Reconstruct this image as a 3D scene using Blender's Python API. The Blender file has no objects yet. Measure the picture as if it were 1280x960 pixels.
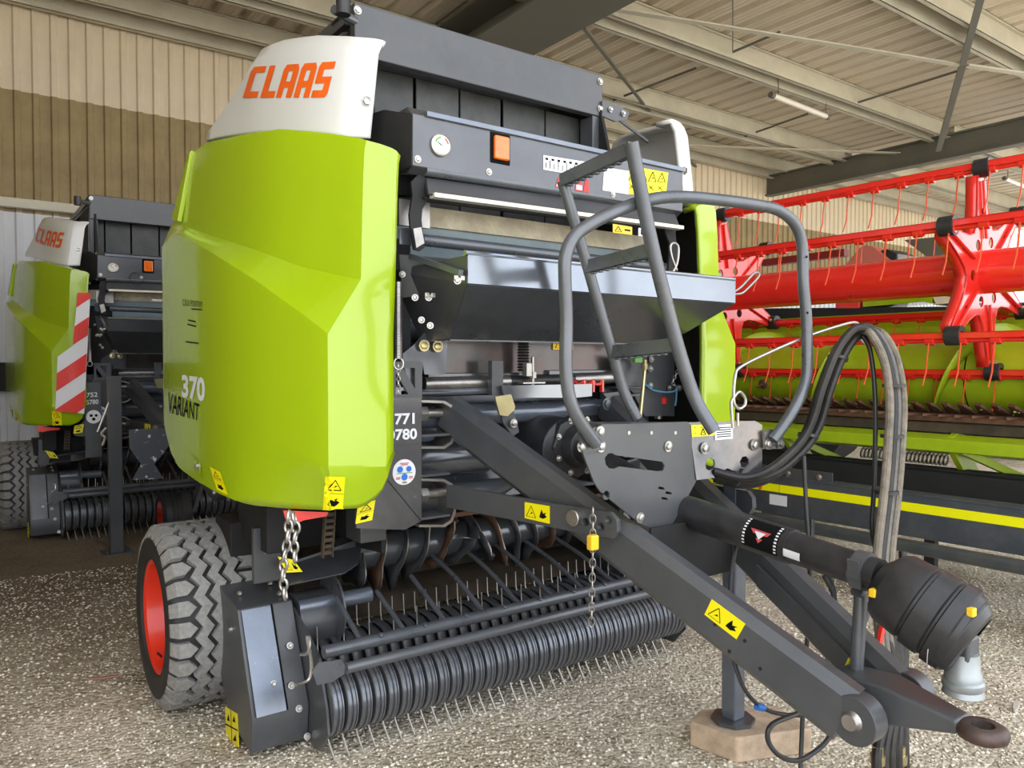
import bpy, bmesh, math, random
import numpy as np
from mathutils import Vector, Matrix
from mathutils.bvhtree import BVHTree
random.seed(7); np.random.seed(7)
PI = math.pi
SC = bpy.context.scene
COL = SC.collection
V = Vector
# ---------------------------------------------------------------- camera
F = 961.0; HC = 1.6
TH = math.radians(54.05); PT = math.atan(25/961.0)
fw = V((math.cos(TH)*math.cos(PT), math.sin(TH)*math.cos(PT), -math.sin(PT)))
rt = V((math.sin(TH), -math.cos(TH), 0)); up = rt.cross(fw)
CAM = V((0, 0, HC))
cd = bpy.data.cameras.new('camera'); cam = bpy.data.objects.new('camera', cd); COL.objects.link(cam)
cd.sensor_width = 36.0; cd.lens = 36.0*F/1280.0; cd.clip_start = 0.05; cd.clip_end = 400
cam.matrix_world = Matrix((( rt.x, up.x, -fw.x, CAM.x), (rt.y, up.y, -fw.y, CAM.y), (rt.z, up.z, -fw.z, CAM.z), (0, 0, 0, 1)))
SC.camera = cam
# ---------------------------------------------------------------- world, light, exposure
SC.view_settings.view_transform = 'Standard'; SC.view_settings.look = 'None'
SC.view_settings.gamma = 1.0; SC.view_settings.use_curve_mapping = False
SC.view_settings.exposure = 0.85
w = bpy.data.worlds.new('sky'); SC.world = w; w.use_nodes = True
nt = w.node_tree; nt.nodes.clear()
wo = nt.nodes.new('ShaderNodeOutputWorld'); bg = nt.nodes.new('ShaderNodeBackground')
tc = nt.nodes.new('ShaderNodeTexCoord'); sep = nt.nodes.new('ShaderNodeSeparateXYZ'); cr = nt.nodes.new('ShaderNodeValToRGB')
noi = nt.nodes.new('ShaderNodeTexNoise'); noi.inputs['Scale'].default_value = 2.4; noi.inputs['Detail'].default_value = 6
mixc = nt.nodes.new('ShaderNodeMixRGB'); mixc.inputs[2].default_value = (1.0, 1.0, 1.0, 1)
crn = nt.nodes.new('ShaderNodeValToRGB'); crn.color_ramp.elements[0].position = 0.42; crn.color_ramp.elements[1].position = 0.62
nt.links.new(tc.outputs['Generated'], sep.inputs[0]); nt.links.new(sep.outputs['Z'], cr.inputs[0])
nt.links.new(tc.outputs['Generated'], noi.inputs['Vector']); nt.links.new(noi.outputs[0], crn.inputs[0])
nt.links.new(crn.outputs[0], mixc.inputs[0]); nt.links.new(cr.outputs[0], mixc.inputs[1])
e = cr.color_ramp.elements
e[0].position = 0.0; e[0].color = (0.88, 0.93, 1.0, 1); e[1].position = 1.0; e[1].color = (0.45, 0.64, 0.95, 1)
nt.links.new(mixc.outputs[0], bg.inputs[0]); bg.inputs[1].default_value = 1.85
nt.links.new(bg.outputs[0], wo.inputs[0])
sd = bpy.data.lights.new('sun', 'SUN'); sd.energy = 6.0; sd.angle = math.radians(3); sd.color = (1.0, 0.95, 0.86)
so = bpy.data.objects.new('sun', sd); COL.objects.link(so); so.location = (0, -20, 30)
so.rotation_euler = (math.radians(35), 0, math.radians(150))   # high sun behind the shed: lights the yard in front of it

# ---------------------------------------------------------------- helpers
def ray(u, v):
    return fw + rt*((u-640)/F) + up*((480-v)/F)
def U(u, v, X=None, Y=None, Z=None, pl=None):
    """a point of a known plane, read off the photograph's calibrated perspective"""
    d = ray(u, v)
    if pl is not None:
        p0, n = V(pl[0]), V(pl[1]); t = (p0-CAM).dot(n)/d.dot(n)
    elif X is not None: t = X/d.x
    elif Y is not None: t = Y/d.y
    else: t = (Z-HC)/d.z
    return CAM + d*t
def zfor(x, y, v):
    f0 = x*math.cos(TH)+y*math.sin(TH)
    # height at which a vertical line through (x, y) shows at image row v
    k = (480-v)/F
    c, s = math.cos(PT), math.sin(PT)
    return HC + f0*(k*c - s)/(c + k*s)
def ufor(x, y, z=1.6):
    p = V((x, y, z))-CAM; return 640+F*p.dot(rt)/p.dot(fw)
def interp(t, pts):
    if t <= pts[0][0]: return pts[0][1]
    for a, b in zip(pts, pts[1:]):
        if t <= b[0]: return a[1]+(b[1]-a[1])*(t-a[0])/max(1e-9, b[0]-a[0])
    return pts[-1][1]
MC = {}
def mat(name, col, rough=0.5, metal=0.0, var=0.0, vscale=6.0, bump=0.0, bscale=60.0, dust=0.0, dustcol=(0.35, 0.31, 0.25), coat=0.0, spec=0.5, edge=None, emit=None, trans=0.0):
    if name in MC: return MC[name]
    m = bpy.data.materials.new(name); m.use_nodes = True; n = m.node_tree.nodes; l = m.node_tree.links
    b = n['Principled BSDF']
    b.inputs['Base Color'].default_value = (*col, 1); b.inputs['Roughness'].default_value = rough; b.inputs['Metallic'].default_value = metal
    b.inputs['Specular IOR Level'].default_value = spec; b.inputs['Coat Weight'].default_value = coat; b.inputs['Coat Roughness'].default_value = 0.06
    if trans: b.inputs['Transmission Weight'].default_value = trans
    if emit: b.inputs['Emission Color'].default_value = (*emit[0], 1); b.inputs['Emission Strength'].default_value = emit[1]
    if var or dust or bump:
        co = n.new('ShaderNodeTexCoord')
    last = None
    if var:
        t = n.new('ShaderNodeTexNoise'); t.inputs['Scale'].default_value = vscale; t.inputs['Detail'].default_value = 8; t.inputs['Roughness'].default_value = 0.65
        l.new(co.outputs['Object'], t.inputs['Vector'])
        r = n.new('ShaderNodeValToRGB'); r.color_ramp.elements[0].position = 0.3; r.color_ramp.elements[1].position = 0.7
        r.color_ramp.elements[0].color = (*[c*(1-var) for c in col], 1); r.color_ramp.elements[1].color = (*[min(1, c*(1+var)) for c in col], 1)
        l.new(t.outputs[0], r.inputs[0]); l.new(r.outputs[0], b.inputs['Base Color']); last = r.outputs[0]
        mr = n.new('ShaderNodeMapRange'); mr.inputs[3].default_value = max(0.03, rough*0.8); mr.inputs[4].default_value = min(1, rough*1.25)
        l.new(t.outputs[0], mr.inputs[0]); l.new(mr.outputs[0], b.inputs['Roughness'])
    if dust:
        t2 = n.new('ShaderNodeTexNoise'); t2.inputs['Scale'].default_value = 3.5; t2.inputs['Detail'].default_value = 10; t2.inputs['Roughness'].default_value = 0.75
        l.new(co.outputs['Object'], t2.inputs['Vector'])
        r2 = n.new('ShaderNodeValToRGB'); r2.color_ramp.elements[0].position = 0.42; r2.color_ramp.elements[1].position = 0.75
        r2.color_ramp.elements[0].color = (0, 0, 0, 1); r2.color_ramp.elements[1].color = (dust, dust, dust, 1)
        l.new(t2.outputs[0], r2.inputs[0])
        mx = n.new('ShaderNodeMixRGB'); l.new(r2.outputs[0], mx.inputs[0])
        if last: l.new(last, mx.inputs[1])
        else: mx.inputs[1].default_value = (*col, 1)
        mx.inputs[2].default_value = (*dustcol, 1); l.new(mx.outputs[0], b.inputs['Base Color'])
    if bump:
        t3 = n.new('ShaderNodeTexNoise'); t3.inputs['Scale'].default_value = bscale; t3.inputs['Detail'].default_value = 4
        l.new(co.outputs['Object'], t3.inputs['Vector'])
        bp = n.new('ShaderNodeBump'); bp.inputs['Strength'].default_value = bump; bp.inputs['Distance'].default_value = 0.01
        l.new(t3.outputs[0], bp.inputs['Height']); l.new(bp.outputs[0], b.inputs['Normal'])
    MC[name] = m; return m
M_dark = mat('anthracite_paint', (0.062, 0.066, 0.072), 0.33, 0.0, var=0.15, vscale=5, dust=0.28, dustcol=(0.13, 0.12, 0.11), bump=0.02, bscale=30, spec=0.6)
M_lip = mat('bright_lip_sheet', (0.24, 0.26, 0.29), 0.14, 0.85, var=0.12, vscale=3)
M_box = mat('box_sheet', (0.12, 0.122, 0.13), 0.25, 0.6, var=0.15, vscale=3)
M_flap = mat('worn_flap_rubber', (0.045, 0.048, 0.047), 0.5, var=0.5, vscale=5, dust=0.5, dustcol=(.10, .10, .09))
M_shiny = mat('anthracite_sheet', (0.12, 0.128, 0.143), 0.16, 0.55, var=0.2, vscale=4, dust=0.15, dustcol=(0.16, 0.14, 0.12))
M_mid = mat('grey_tube_paint', (0.12, 0.13, 0.145), 0.28, 0.35, var=0.15, vscale=9, dust=0.3, dustcol=(0.2, 0.19, 0.17))
M_blue = mat('blue_grey_plate', (0.17, 0.195, 0.24), 0.25, 0.5, var=0.15, vscale=6, dust=0.2)
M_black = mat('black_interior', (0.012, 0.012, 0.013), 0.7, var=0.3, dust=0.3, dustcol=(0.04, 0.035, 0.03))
M_plast = mat('black_plastic', (0.022, 0.022, 0.024), 0.38, var=0.3, vscale=14, dust=0.2, dustcol=(0.09, 0.085, 0.08), bump=0.06, bscale=40)
M_rub = mat('black_rubber', (0.018, 0.018, 0.018), 0.65, var=0.2, dust=0.35, dustcol=(0.07, 0.065, 0.06))
M_hose = mat('dusty_hose', (0.012, 0.012, 0.012), 0.42, var=0.3, vscale=25, dust=0.35, dustcol=(0.12, 0.10, 0.075), spec=0.35)
M_sleeve = mat('pale_dusty_sleeve', (0.17, 0.145, 0.11), 0.75, var=0.45, vscale=30, dust=0.5, dustcol=(0.30, 0.25, 0.18), bump=0.3, bscale=120)
M_tyre = mat('tyre_sidewall', (0.02, 0.02, 0.02), 0.6, var=0.2, dust=0.3, dustcol=(0.07, 0.065, 0.06))
M_tread = mat('dusty_tread', (0.27, 0.265, 0.25), 0.85, var=0.3, vscale=50, dust=0.5, dustcol=(0.33, 0.32, 0.29), bump=0.3, bscale=150)
M_lime = mat('lime_gloss', (0.34, 0.49, 0.002), 0.2, coat=0.7, spec=0.5)
M_limem = mat('lime_metal', (0.36, 0.50, 0.01), 0.35, var=0.12, vscale=5, dust=0.25, dustcol=(0.25, 0.25, 0.05))
M_white = mat('white_cover', (0.70, 0.70, 0.67), 0.28, coat=0.4)
M_cream = mat('cream_strip', (0.75, 0.70, 0.58), 0.4, var=0.1)
M_belt = mat('worn_belt', (0.85, 0.74, 0.56), 0.6, var=0.25, vscale=12, dust=0.4, dustcol=(0.3, 0.22, 0.14))
M_red = mat('red_paint', (0.78, 0.025, 0.012), 0.3, coat=0.3, var=0.06)
M_redp = mat('red_plastic', (0.85, 0.03, 0.02), 0.22, coat=0.6, var=0.04)
M_rim = mat('red_rim', (0.80, 0.035, 0.01), 0.35, coat=0.2, var=0.05)
M_dred = mat('dark_red_profile', (0.30, 0.012, 0.01), 0.4)
M_tine = mat('red_tine', (0.75, 0.10, 0.03), 0.4)
M_steel = mat('zinc_steel', (0.50, 0.48, 0.45), 0.35, 0.9, var=0.15, vscale=20)
M_raw = mat('worn_steel', (0.42, 0.40, 0.38), 0.35, 0.9, var=0.3, vscale=12, dust=0.3, dustcol=(0.2, 0.12, 0.07))
M_rust = mat('rusty_steel', (0.16, 0.08, 0.045), 0.7, 0.2, var=0.4, vscale=14, dust=0.4, dustcol=(0.07, 0.04, 0.02), bump=0.3)
M_dirt = mat('earthy_steel', (0.06, 0.045, 0.03), 0.75, 0.1, var=0.4, vscale=7, dust=0.7, dustcol=(0.12, 0.08, 0.045), bump=0.4)
M_yel = mat('yellow_sticker', (0.90, 0.78, 0.0), 0.4)
M_yelp = mat('yellow_plastic', (0.9, 0.55, 0.02), 0.4)
M_yzinc = mat('yellow_zinc', (0.55, 0.47, 0.25), 0.3, 0.8, var=0.2)
M_ink = mat('black_ink', (0.006, 0.006, 0.006), 0.75, spec=0.1)
M_wst = mat('white_sticker', (0.78, 0.78, 0.80), 0.4)
M_orange = mat('orange_letters', (0.86, 0.13, 0.01), 0.35)
M_rlet = mat('red_letters', (0.55, 0.02, 0.015), 0.35)
M_lamp = mat('amber_lens', (0.9, 0.17, 0.01), 0.15, coat=0.8, var=0.15, vscale=40)
M_blueink = mat('blue_ink', (0.03, 0.17, 0.62), 0.4)
M_bluecord = mat('blue_cord', (0.08, 0.25, 0.4), 0.6)
M_green = mat('green_plastic', (0.10, 0.35, 0.05), 0.4)
M_wood = mat('weathered_wood', (0.52, 0.39, 0.27), 0.8, var=0.35, vscale=9, dust=0.4, dustcol=(0.3, 0.24, 0.17), bump=0.4, bscale=40)
M_roof = mat('roof_sheet', (0.70, 0.61, 0.48), 0.6, var=0.06, vscale=1.5)
M_purl = mat('galvanised_purlin', (0.62, 0.58, 0.46), 0.5, 0.1, var=0.12, vscale=2)
M_raft = mat('grey_rafter', (0.15, 0.145, 0.115), 0.6, var=0.1, vscale=2)
M_wcream = mat('cream_cladding', (0.78, 0.66, 0.48), 0.6, var=0.07, vscale=1.5)
M_wtan = mat('tan_cladding', (0.36, 0.27, 0.13), 0.65, var=0.22, vscale=2.5, dust=0.3, dustcol=(0.24, 0.16, 0.06))
M_wwhite = mat('white_cladding', (0.72, 0.73, 0.76), 0.5, var=0.04, vscale=2)
M_glass = mat('gauge_face', (0.8, 0.8, 0.76), 0.1, coat=0.8)
M_tube = mat('lamp_tube', (0.85, 0.8, 0.7), 0.3)
M_pinkred = mat('faded_red_hood', (0.75, 0.2, 0.15), 0.45)

class MB:
    def __init__(s): s.v = []; s.f = []
    def add(s, vs, fs):
        o = len(s.v); s.v += [V(p) for p in vs]; s.f += [[o+i for i in f] for f in fs]; return s
    def box(s, a, b):
        x0, y0, z0 = a; x1, y1, z1 = b
        return s.add([(x0,y0,z0),(x1,y0,z0),(x1,y1,z0),(x0,y1,z0),(x0,y0,z1),(x1,y0,z1),(x1,y1,z1),(x0,y1,z1)],
              [[0,3,2,1],[4,5,6,7],[0,1,5,4],[1,2,6,5],[2,3,7,6],[3,0,4,7]])
    def prism(s, pts, d):
        pts = [V(p) for p in pts]; d = V(d); n = len(pts)
        return s.add(pts+[p+d for p in pts], [list(range(n))[::-1], list(range(n, 2*n))]+[[i, (i+1) % n, n+(i+1) % n, n+i] for i in range(n)])
    def tube(s, pts, r, seg=10, cap=True, closed=False, flat=None):
        pts = [V(p) for p in pts]; n = len(pts); rr = r if isinstance(r, (list, tuple)) else [r]*n
        o = len(s.v); prev = None
        for i, p in enumerate(pts):
            if closed: t = (pts[(i+1) % n]-pts[i-1])
            else: t = (pts[min(i+1, n-1)]-pts[max(i-1, 0)])
            t.normalize()
            if prev is None:
                a = t.cross(V((0, 0, 1)))
                if a.length < 0.05: a = t.cross(V((0, 1, 0)))
            else: a = prev-t*prev.dot(t)
            a.normalize(); prev = a; b = t.cross(a)
            for k in range(seg):
                q = 2*PI*k/seg; s.v.append(p+(a*math.cos(q)+b*math.sin(q))*rr[i])
        m = n if closed else n-1
        for i in range(m):
            for k in range(seg):
                i2 = (i+1) % n
                s.f.append([o+i*seg+k, o+i*seg+(k+1) % seg, o+i2*seg+(k+1) % seg, o+i2*seg+k])
        if cap and not closed:
            s.f.append([o+k for k in range(seg)][::-1]); s.f.append([o+(n-1)*seg+k for k in range(seg)])
        return s
    def lathe(s, prof, c, ax, seg=24, ref=None, cap=True, closed=False):
        """prof: (distance along axis, radius)"""
        c = V(c); ax = V(ax).normalized(); a = ax.cross(V((0, 0, 1)))
        if a.length < 0.05: a = ax.cross(V((0, 1, 0)))
        a.normalize(); b = ax.cross(a); o = len(s.v); n = len(prof)
        for d, r in prof:
            for k in range(seg):
                q = 2*PI*k/seg; s.v.append(c+ax*d+(a*math.cos(q)+b*math.sin(q))*r)
        for i in range(n if closed else n-1):
            i2 = (i+1) % n
            for k in range(seg): s.f.append([o+i*seg+k, o+i*seg+(k+1) % seg, o+i2*seg+(k+1) % seg, o+i2*seg+k])
        if cap and not closed:
            s.f.append([o+k for k in range(seg)][::-1]); s.f.append([o+(n-1)*seg+k for k in range(seg)])
        return s
    def bar(s, a, b, w_, h_, upv=(0, 0, 1)):
        a, b = V(a), V(b); t = (b-a).normalized(); x = t.cross(V(upv)).normalized()*(w_/2); y = x.cross(t).normalized()*(h_/2)
        return s.add([a-x-y, a+x-y, a+x+y, a-x+y, b-x-y, b+x-y, b+x+y, b-x+y], [[0,3,2,1],[4,5,6,7],[0,1,5,4],[1,2,6,5],[2,3,7,6],[3,0,4,7]])
    def build(s, name, m, parent=None, smooth=35, bevel=0, solid=0, seg=2, mats=None):
        off = rootloc(parent)
        me = bpy.data.meshes.new(name); me.from_pydata([p-off for p in s.v], [], s.f)
        me.validate(); fixn(me)
        return link(name, me, m, parent, smooth, bevel, solid, seg)
def fixn(me):
    bm = bmesh.new(); bm.from_mesh(me); bmesh.ops.recalc_face_normals(bm, faces=bm.faces); bm.to_mesh(me); bm.free()
FR = {}     # frames of things that are turned: name -> matrix
def rootloc(p):
    o = V((0, 0, 0))
    while p is not None: o += p.location; p = p.parent
    return o
def link(name, me, m, parent=None, smooth=35, bevel=0, solid=0, seg=2):
    me.materials.clear(); me.materials.append(m)
    if smooth:
        me.polygons.foreach_set('use_smooth', [True]*len(me.polygons)); me.set_sharp_from_angle(angle=math.radians(smooth))
    o = bpy.data.objects.new(name, me); COL.objects.link(o)
    if parent: o.parent = parent
    if bevel:
        b = o.modifiers.new('bevel', 'BEVEL'); b.width = bevel; b.segments = seg; b.limit_method = 'ANGLE'; b.angle_limit = math.radians(40); b.harden_normals = True
    return o
def thing(name, label, cat, loc, rz=0, group=None):
    o = bpy.data.objects.new(name, None); COL.objects.link(o); o.location = loc; o.rotation_euler = (0, 0, rz); o.empty_display_size = 0.1
    o['label'] = label; o['category'] = cat
    if group: o['group'] = group
    return o
def tag(o, label, cat, group=None):
    o['label'] = label; o['category'] = cat
    if group: o['group'] = group
    return o
def dupmesh(src, loc=(0, 0, 0), parent=None, rot=None, scale=None):
    c = src.copy(); COL.objects.link(c); c.location = loc
    if rot: c.rotation_euler = rot
    if scale: c.scale = scale
    c.parent = parent or src.parent; return c
def smoothpath(pts, n=8, closed=False):
    P = [V(p) for p in pts]; out = []; N = len(P)
    rng = range(N if closed else N-1)
    for i in rng:
        if closed: p0, p1, p2, p3 = P[i-1], P[i], P[(i+1) % N], P[(i+2) % N]
        else: p0, p1, p2, p3 = P[max(i-1, 0)], P[i], P[i+1], P[min(i+2, N-1)]
        for k in range(n):
            t = k/n; out.append(0.5*((2*p1)+(p2-p0)*t+(2*p0-5*p1+4*p2-p3)*t*t+(3*p1-p0-3*p2+p3)*t**3))
    if not closed: out.append(P[-1])
    return out
def rounded(pts, r, n=5):
    """polyline with rounded corners"""
    P = [V(p) for p in pts]; out = [P[0]]
    for i in range(1, len(P)-1):
        a, b, c = P[i-1], P[i], P[i+1]; rr = min(r, (a-b).length*0.48, (c-b).length*0.48)
        p = b+(a-b).normalized()*rr; q = b+(c-b).normalized()*rr
        for k in range(n+1):
            t = k/n; out.append(p*(1-t)**2+b*2*t*(1-t)+q*t*t)
    out.append(P[-1]); return out
def curve_mesh(loops, org, ex, ey, th, bev=0.0):
    """flat plate with holes: loops of 3-D points in the plane (org, ex, ey); thickness th"""
    cu = bpy.data.curves.new('t', 'CURVE'); cu.dimensions = '2D'; cu.fill_mode = 'BOTH'; cu.extrude = th/2
    for lp in loops:
        sp = cu.splines.new('POLY'); sp.points.add(len(lp)-1); sp.use_cyclic_u = True
        for i, p in enumerate(lp): d = V(p)-org; sp.points[i].co = (d.dot(ex), d.dot(ey), 0, 1)
    ob = bpy.data.objects.new('t', cu); me = bpy.data.meshes.new_from_object(ob)
    bpy.data.objects.remove(ob); n = ex.cross(ey)
    vs = [org+ex*v.co.x+ey*v.co.y+n*v.co.z for v in me.vertices]; fs = [list(p.vertices) for p in me.polygons]
    bpy.data.meshes.remove(me); bpy.data.curves.remove(cu)
    return vs, fs
def plate(name, outer, m, parent, th=0.008, holes=(), bevel=0.0):
    O = [V(p) for p in outer]; org = O[0]
    nrm = V((0, 0, 0))
    for i in range(len(O)): nrm += (O[i]-org).cross(O[(i+1) % len(O)]-org)
    nrm.normalize(); ex = (O[1]-O[0]).normalized(); ey = nrm.cross(ex)
    vs, fs = curve_mesh([O]+[list(h) for h in holes], org, ex, ey, th)
    mb = MB(); mb.add(vs, fs); bmm = mb.build(name, m, parent, smooth=0)
    bm = bmesh.new(); bm.from_mesh(bmm.data); bmesh.ops.remove_doubles(bm, verts=bm.verts, dist=1e-5); bmesh.ops.recalc_face_normals(bm, faces=bm.faces); bm.to_mesh(bmm.data); bm.free()
    if bevel:
        b = bmm.modifiers.new('bevel', 'BEVEL'); b.width = bevel; b.segments = 2; b.limit_method = 'ANGLE'
    return bmm
def circ(c, r, ex, ey, n=14, sx=1, sy=1):
    return [V(c)+V(ex)*r*sx*math.cos(2*PI*k/n)+V(ey)*r*sy*math.sin(2*PI*k/n) for k in range(n)]
def textmesh(txt, bold=0.0, shear=0.0, space=1.0):
    cu = bpy.data.curves.new('t', 'FONT'); cu.body = txt; cu.fill_mode = 'FRONT'; cu.offset = bold; cu.shear = shear; cu.space_character = space; cu.resolution_u = 3
    ob = bpy.data.objects.new('t', cu); me = bpy.data.meshes.new_from_object(ob); bpy.data.objects.remove(ob)
    vs = [(v.co.x, v.co.y) for v in me.vertices]; fs = [list(p.vertices) for p in me.polygons]; bpy.data.meshes.remove(me)
    x0 = min(a for a, b in vs); x1 = max(a for a, b in vs); y0 = min(b for a, b in vs); y1 = max(b for a, b in vs)
    return [((a-x0)/(x1-x0), (b-y0)/(y1-y0)) for a, b in vs], fs
def bil(q, s, t):      # q: bottom-left, bottom-right, top-right, top-left
    return q[0]*(1-s)*(1-t)+q[1]*s*(1-t)+q[2]*s*t+q[3]*(1-s)*t
def qn(q):
    n = (q[1]-q[0]).cross(q[3]-q[0]).normalized()
    return n if n.dot(CAM-q[0]) > 0 else -n
def lettering(txt, q, m, parent, off=0.002, name='lettering', bold=0.0, shear=0.0, space=1.0):
    q = [V(p) for p in q]; vs, fs = textmesh(txt, bold, shear, space); n = qn(q)
    mb = MB(); mb.add([bil(q, s, t)+n*off for s, t in vs], fs); return mb.build(name, m, parent, smooth=0)
def marks(polys, q, m, parent, off=0.003, name='symbol'):
    q = [V(p) for p in q]; n = qn(q); mb = MB()
    for p in polys:
        mb.add([bil(q, s, t)+n*off for s, t in p], [list(range(len(p)))])
    return mb.build(name, m, parent, smooth=0)
def lines2(segs, w_):
    out = []
    for (x0, y0), (x1, y1) in segs:
        d = math.hypot(x1-x0, y1-y0) or 1; nx, ny = -(y1-y0)/d*w_, (x1-x0)/d*w_
        out.append([(x0-nx, y0-ny), (x1-nx, y1-ny), (x1+nx, y1+ny), (x0+nx, y0+ny)])
    return out
def tri_sym(cx, cy, sx, sy, w_=0.02):
    a, b, c = (cx-sx, cy-sy), (cx+sx, cy-sy), (cx, cy+sy)
    return lines2([(a, b), (b, c), (c, a)], w_)+[[(cx-sx*.35, cy-sy*.6), (cx+sx*.4, cy-sy*.25), (cx+sx*.1, cy-sy*.05), (cx-sx*.1, cy-sy*.4)]]
def sticker(q, m, parent, name='sticker', th=0.002, label=None):
    q = [V(p) for p in q]; n = qn(q); mb = MB(); mb.prism([p+n*0.0002 for p in q], n*th)
    o = mb.build(name, m, parent, smooth=0)
    if label: o['label'] = label
    return o
def warning(q, parent, kind='h'):
    s = sticker(q, M_yel, parent, 'warning_sticker')
    if kind == 'h': P_ = tri_sym(.27, .5, .19, .34, .012)+[[(.6, .25), (.75, .2), (.9, .35), (.82, .45), (.88, .6), (.75, .5), (.7, .75), (.64, .5)]]
    else: P_ = tri_sym(.5, .75, .33, .16, .02)+[[(.25, .15), (.6, .12), (.8, .25), (.62, .3), (.72, .38), (.45, .3), (.3, .33)]]+lines2([((.02, .5), (.98, .5))], .006)
    marks(P_, q, M_ink, s, 0.0028)
    return s
def bolt(p, n, r=0.012, parent=None, m=None, h=0.012, name='bolt'):
    mb = MB(); n = V(n).normalized(); p = V(p)
    mb.lathe([(0, r*1.45), (0.003, r*1.45), (0.003, r*1.1)], p, n, 12); mb.lathe([(0.003, r), (h, r), (h+.002, r*.7)], p, n, 6)
    return mb.build(name, m or M_steel, parent, smooth=30)
def bvh_of(o):
    off = rootloc(o); me = o.data
    return BVHTree.FromPolygons([v.co+off for v in me.vertices], [list(p.vertices) for p in me.polygons])
def onsurf(u, v, bv, fb=None):
    h = bv.ray_cast(CAM, ray(u, v).normalized())
    if h[0] is None:
        d = ray(u, v).normalized(); best = None
        for i in range(80):
            p = CAM+d*(2.0+i*.035); q = bv.find_nearest(p)
            if q[0] is not None and (best is None or q[3] < best[3]): best = q
        h = best
    n = h[1] if h[1].dot(CAM-h[0]) > 0 else -h[1]
    return h[0], n
def surf_mesh(vs2, fs, q2, bv, m, parent, name, off=0.003, persp=True, sub=0):
    """vs2: unit-square vertices stuck on a curved panel inside the pixel quad q2 (bl, br, tr, tl)"""
    mb = MB(); out = []; last = None
    q = [V((a, b)) for a, b in q2]
    bm = bmesh.new(); vv = [bm.verts.new((bil(q, a, b).x, bil(q, a, b).y, 0)) for a, b in vs2]
    for f in fs:
        try: bm.faces.new([vv[i] for i in f])
        except ValueError: pass
    bmesh.ops.triangulate(bm, faces=bm.faces)
    for _ in range(3):
        ee = [e_ for e_ in bm.edges if e_.calc_length() > 7]
        if not ee: break
        bmesh.ops.subdivide_edges(bm, edges=ee, cuts=1); bmesh.ops.triangulate(bm, faces=bm.faces)
    bm.verts.index_update(); pix = [(v.co.x, v.co.y) for v in bm.verts]; fs = [[v.index for v in f.verts] for f in bm.faces]; bm.free()
    for pu_, pv_ in pix:
        h, n = onsurf(pu_, pv_, bv)
        if h is None: h, n = last
        last = (h, n); out.append(h+n*off)
    mb.add(out, fs); return mb.build(name, m, parent, smooth=0)
def gridquad(n=4):
    vs = [(i/n, j/n) for j in range(n+1) for i in range(n+1)]
    return vs, [[j*(n+1)+i, j*(n+1)+i+1, (j+1)*(n+1)+i+1, (j+1)*(n+1)+i] for j in range(n) for i in range(n)]
# ================================================================ SETTING
ZR = 6.55     # underside of the roof sheets
YW = 11.95    # back wall
def struct(o): o['kind'] = 'structure'; return o
# --- floor
mf = bpy.data.materials.new('gravel_ground'); mf.use_nodes = True; n = mf.node_tree.nodes; l = mf.node_tree.links; b = n['Principled BSDF']
b.inputs['Roughness'].default_value = 0.95; b.inputs['Specular IOR Level'].default_value = 0.15
co = n.new('ShaderNodeTexCoord')
vo = n.new('ShaderNodeTexVoronoi'); vo.inputs['Scale'].default_value = 52; l.new(co.outputs['Object'], vo.inputs['Vector'])
cr1 = n.new('ShaderNodeValToRGB'); cr1.color_ramp.elements[0].color = (0.40, 0.34, 0.25, 1); cr1.color_ramp.elements[1].color = (0.90, 0.81, 0.65, 1)
l.new(vo.outputs['Color'], cr1.inputs[0])
big = n.new('ShaderNodeTexNoise'); big.inputs['Scale'].default_value = 0.75; big.inputs['Detail'].default_value = 7; big.inputs['Roughness'].default_value = 0.7
l.new(co.outputs['Object'], big.inputs['Vector'])
cr2 = n.new('ShaderNodeValToRGB'); cr2.color_ramp.elements[0].position = 0.36; cr2.color_ramp.elements[0].color = (0.42, 0.37, 0.31, 1)
cr2.color_ramp.elements[1].position = 0.56; cr2.color_ramp.elements[1].color = (1, 1, 1, 1)
l.new(big.outputs[0], cr2.inputs[0])
mu = n.new('ShaderNodeMixRGB'); mu.blend_type = 'MULTIPLY'; mu.inputs[0].default_value = 0.9
l.new(cr1.outputs[0], mu.inputs[1]); l.new(cr2.outputs[0], mu.inputs[2])
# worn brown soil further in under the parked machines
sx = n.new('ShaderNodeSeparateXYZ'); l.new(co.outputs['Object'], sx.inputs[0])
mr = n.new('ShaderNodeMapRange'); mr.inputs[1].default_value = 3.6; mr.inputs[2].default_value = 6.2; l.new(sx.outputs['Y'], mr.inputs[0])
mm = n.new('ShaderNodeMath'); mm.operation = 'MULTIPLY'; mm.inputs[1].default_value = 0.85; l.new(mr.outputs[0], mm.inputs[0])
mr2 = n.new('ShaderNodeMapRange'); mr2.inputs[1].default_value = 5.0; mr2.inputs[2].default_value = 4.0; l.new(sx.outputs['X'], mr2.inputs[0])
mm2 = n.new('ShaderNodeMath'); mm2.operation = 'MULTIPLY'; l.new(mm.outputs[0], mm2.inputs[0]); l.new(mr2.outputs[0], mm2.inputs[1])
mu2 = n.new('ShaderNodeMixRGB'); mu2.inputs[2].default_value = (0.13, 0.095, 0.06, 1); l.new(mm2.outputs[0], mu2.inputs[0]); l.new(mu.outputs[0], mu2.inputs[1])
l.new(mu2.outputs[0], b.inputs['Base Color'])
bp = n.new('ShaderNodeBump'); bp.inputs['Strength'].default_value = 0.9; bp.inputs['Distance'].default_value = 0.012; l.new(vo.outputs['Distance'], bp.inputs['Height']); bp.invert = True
l.new(bp.outputs[0], b.inputs['Normal'])
struct(MB().box((-25, -1.5, -0.2), (32, 30, 0)).build('floor', mf, smooth=0))
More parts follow.
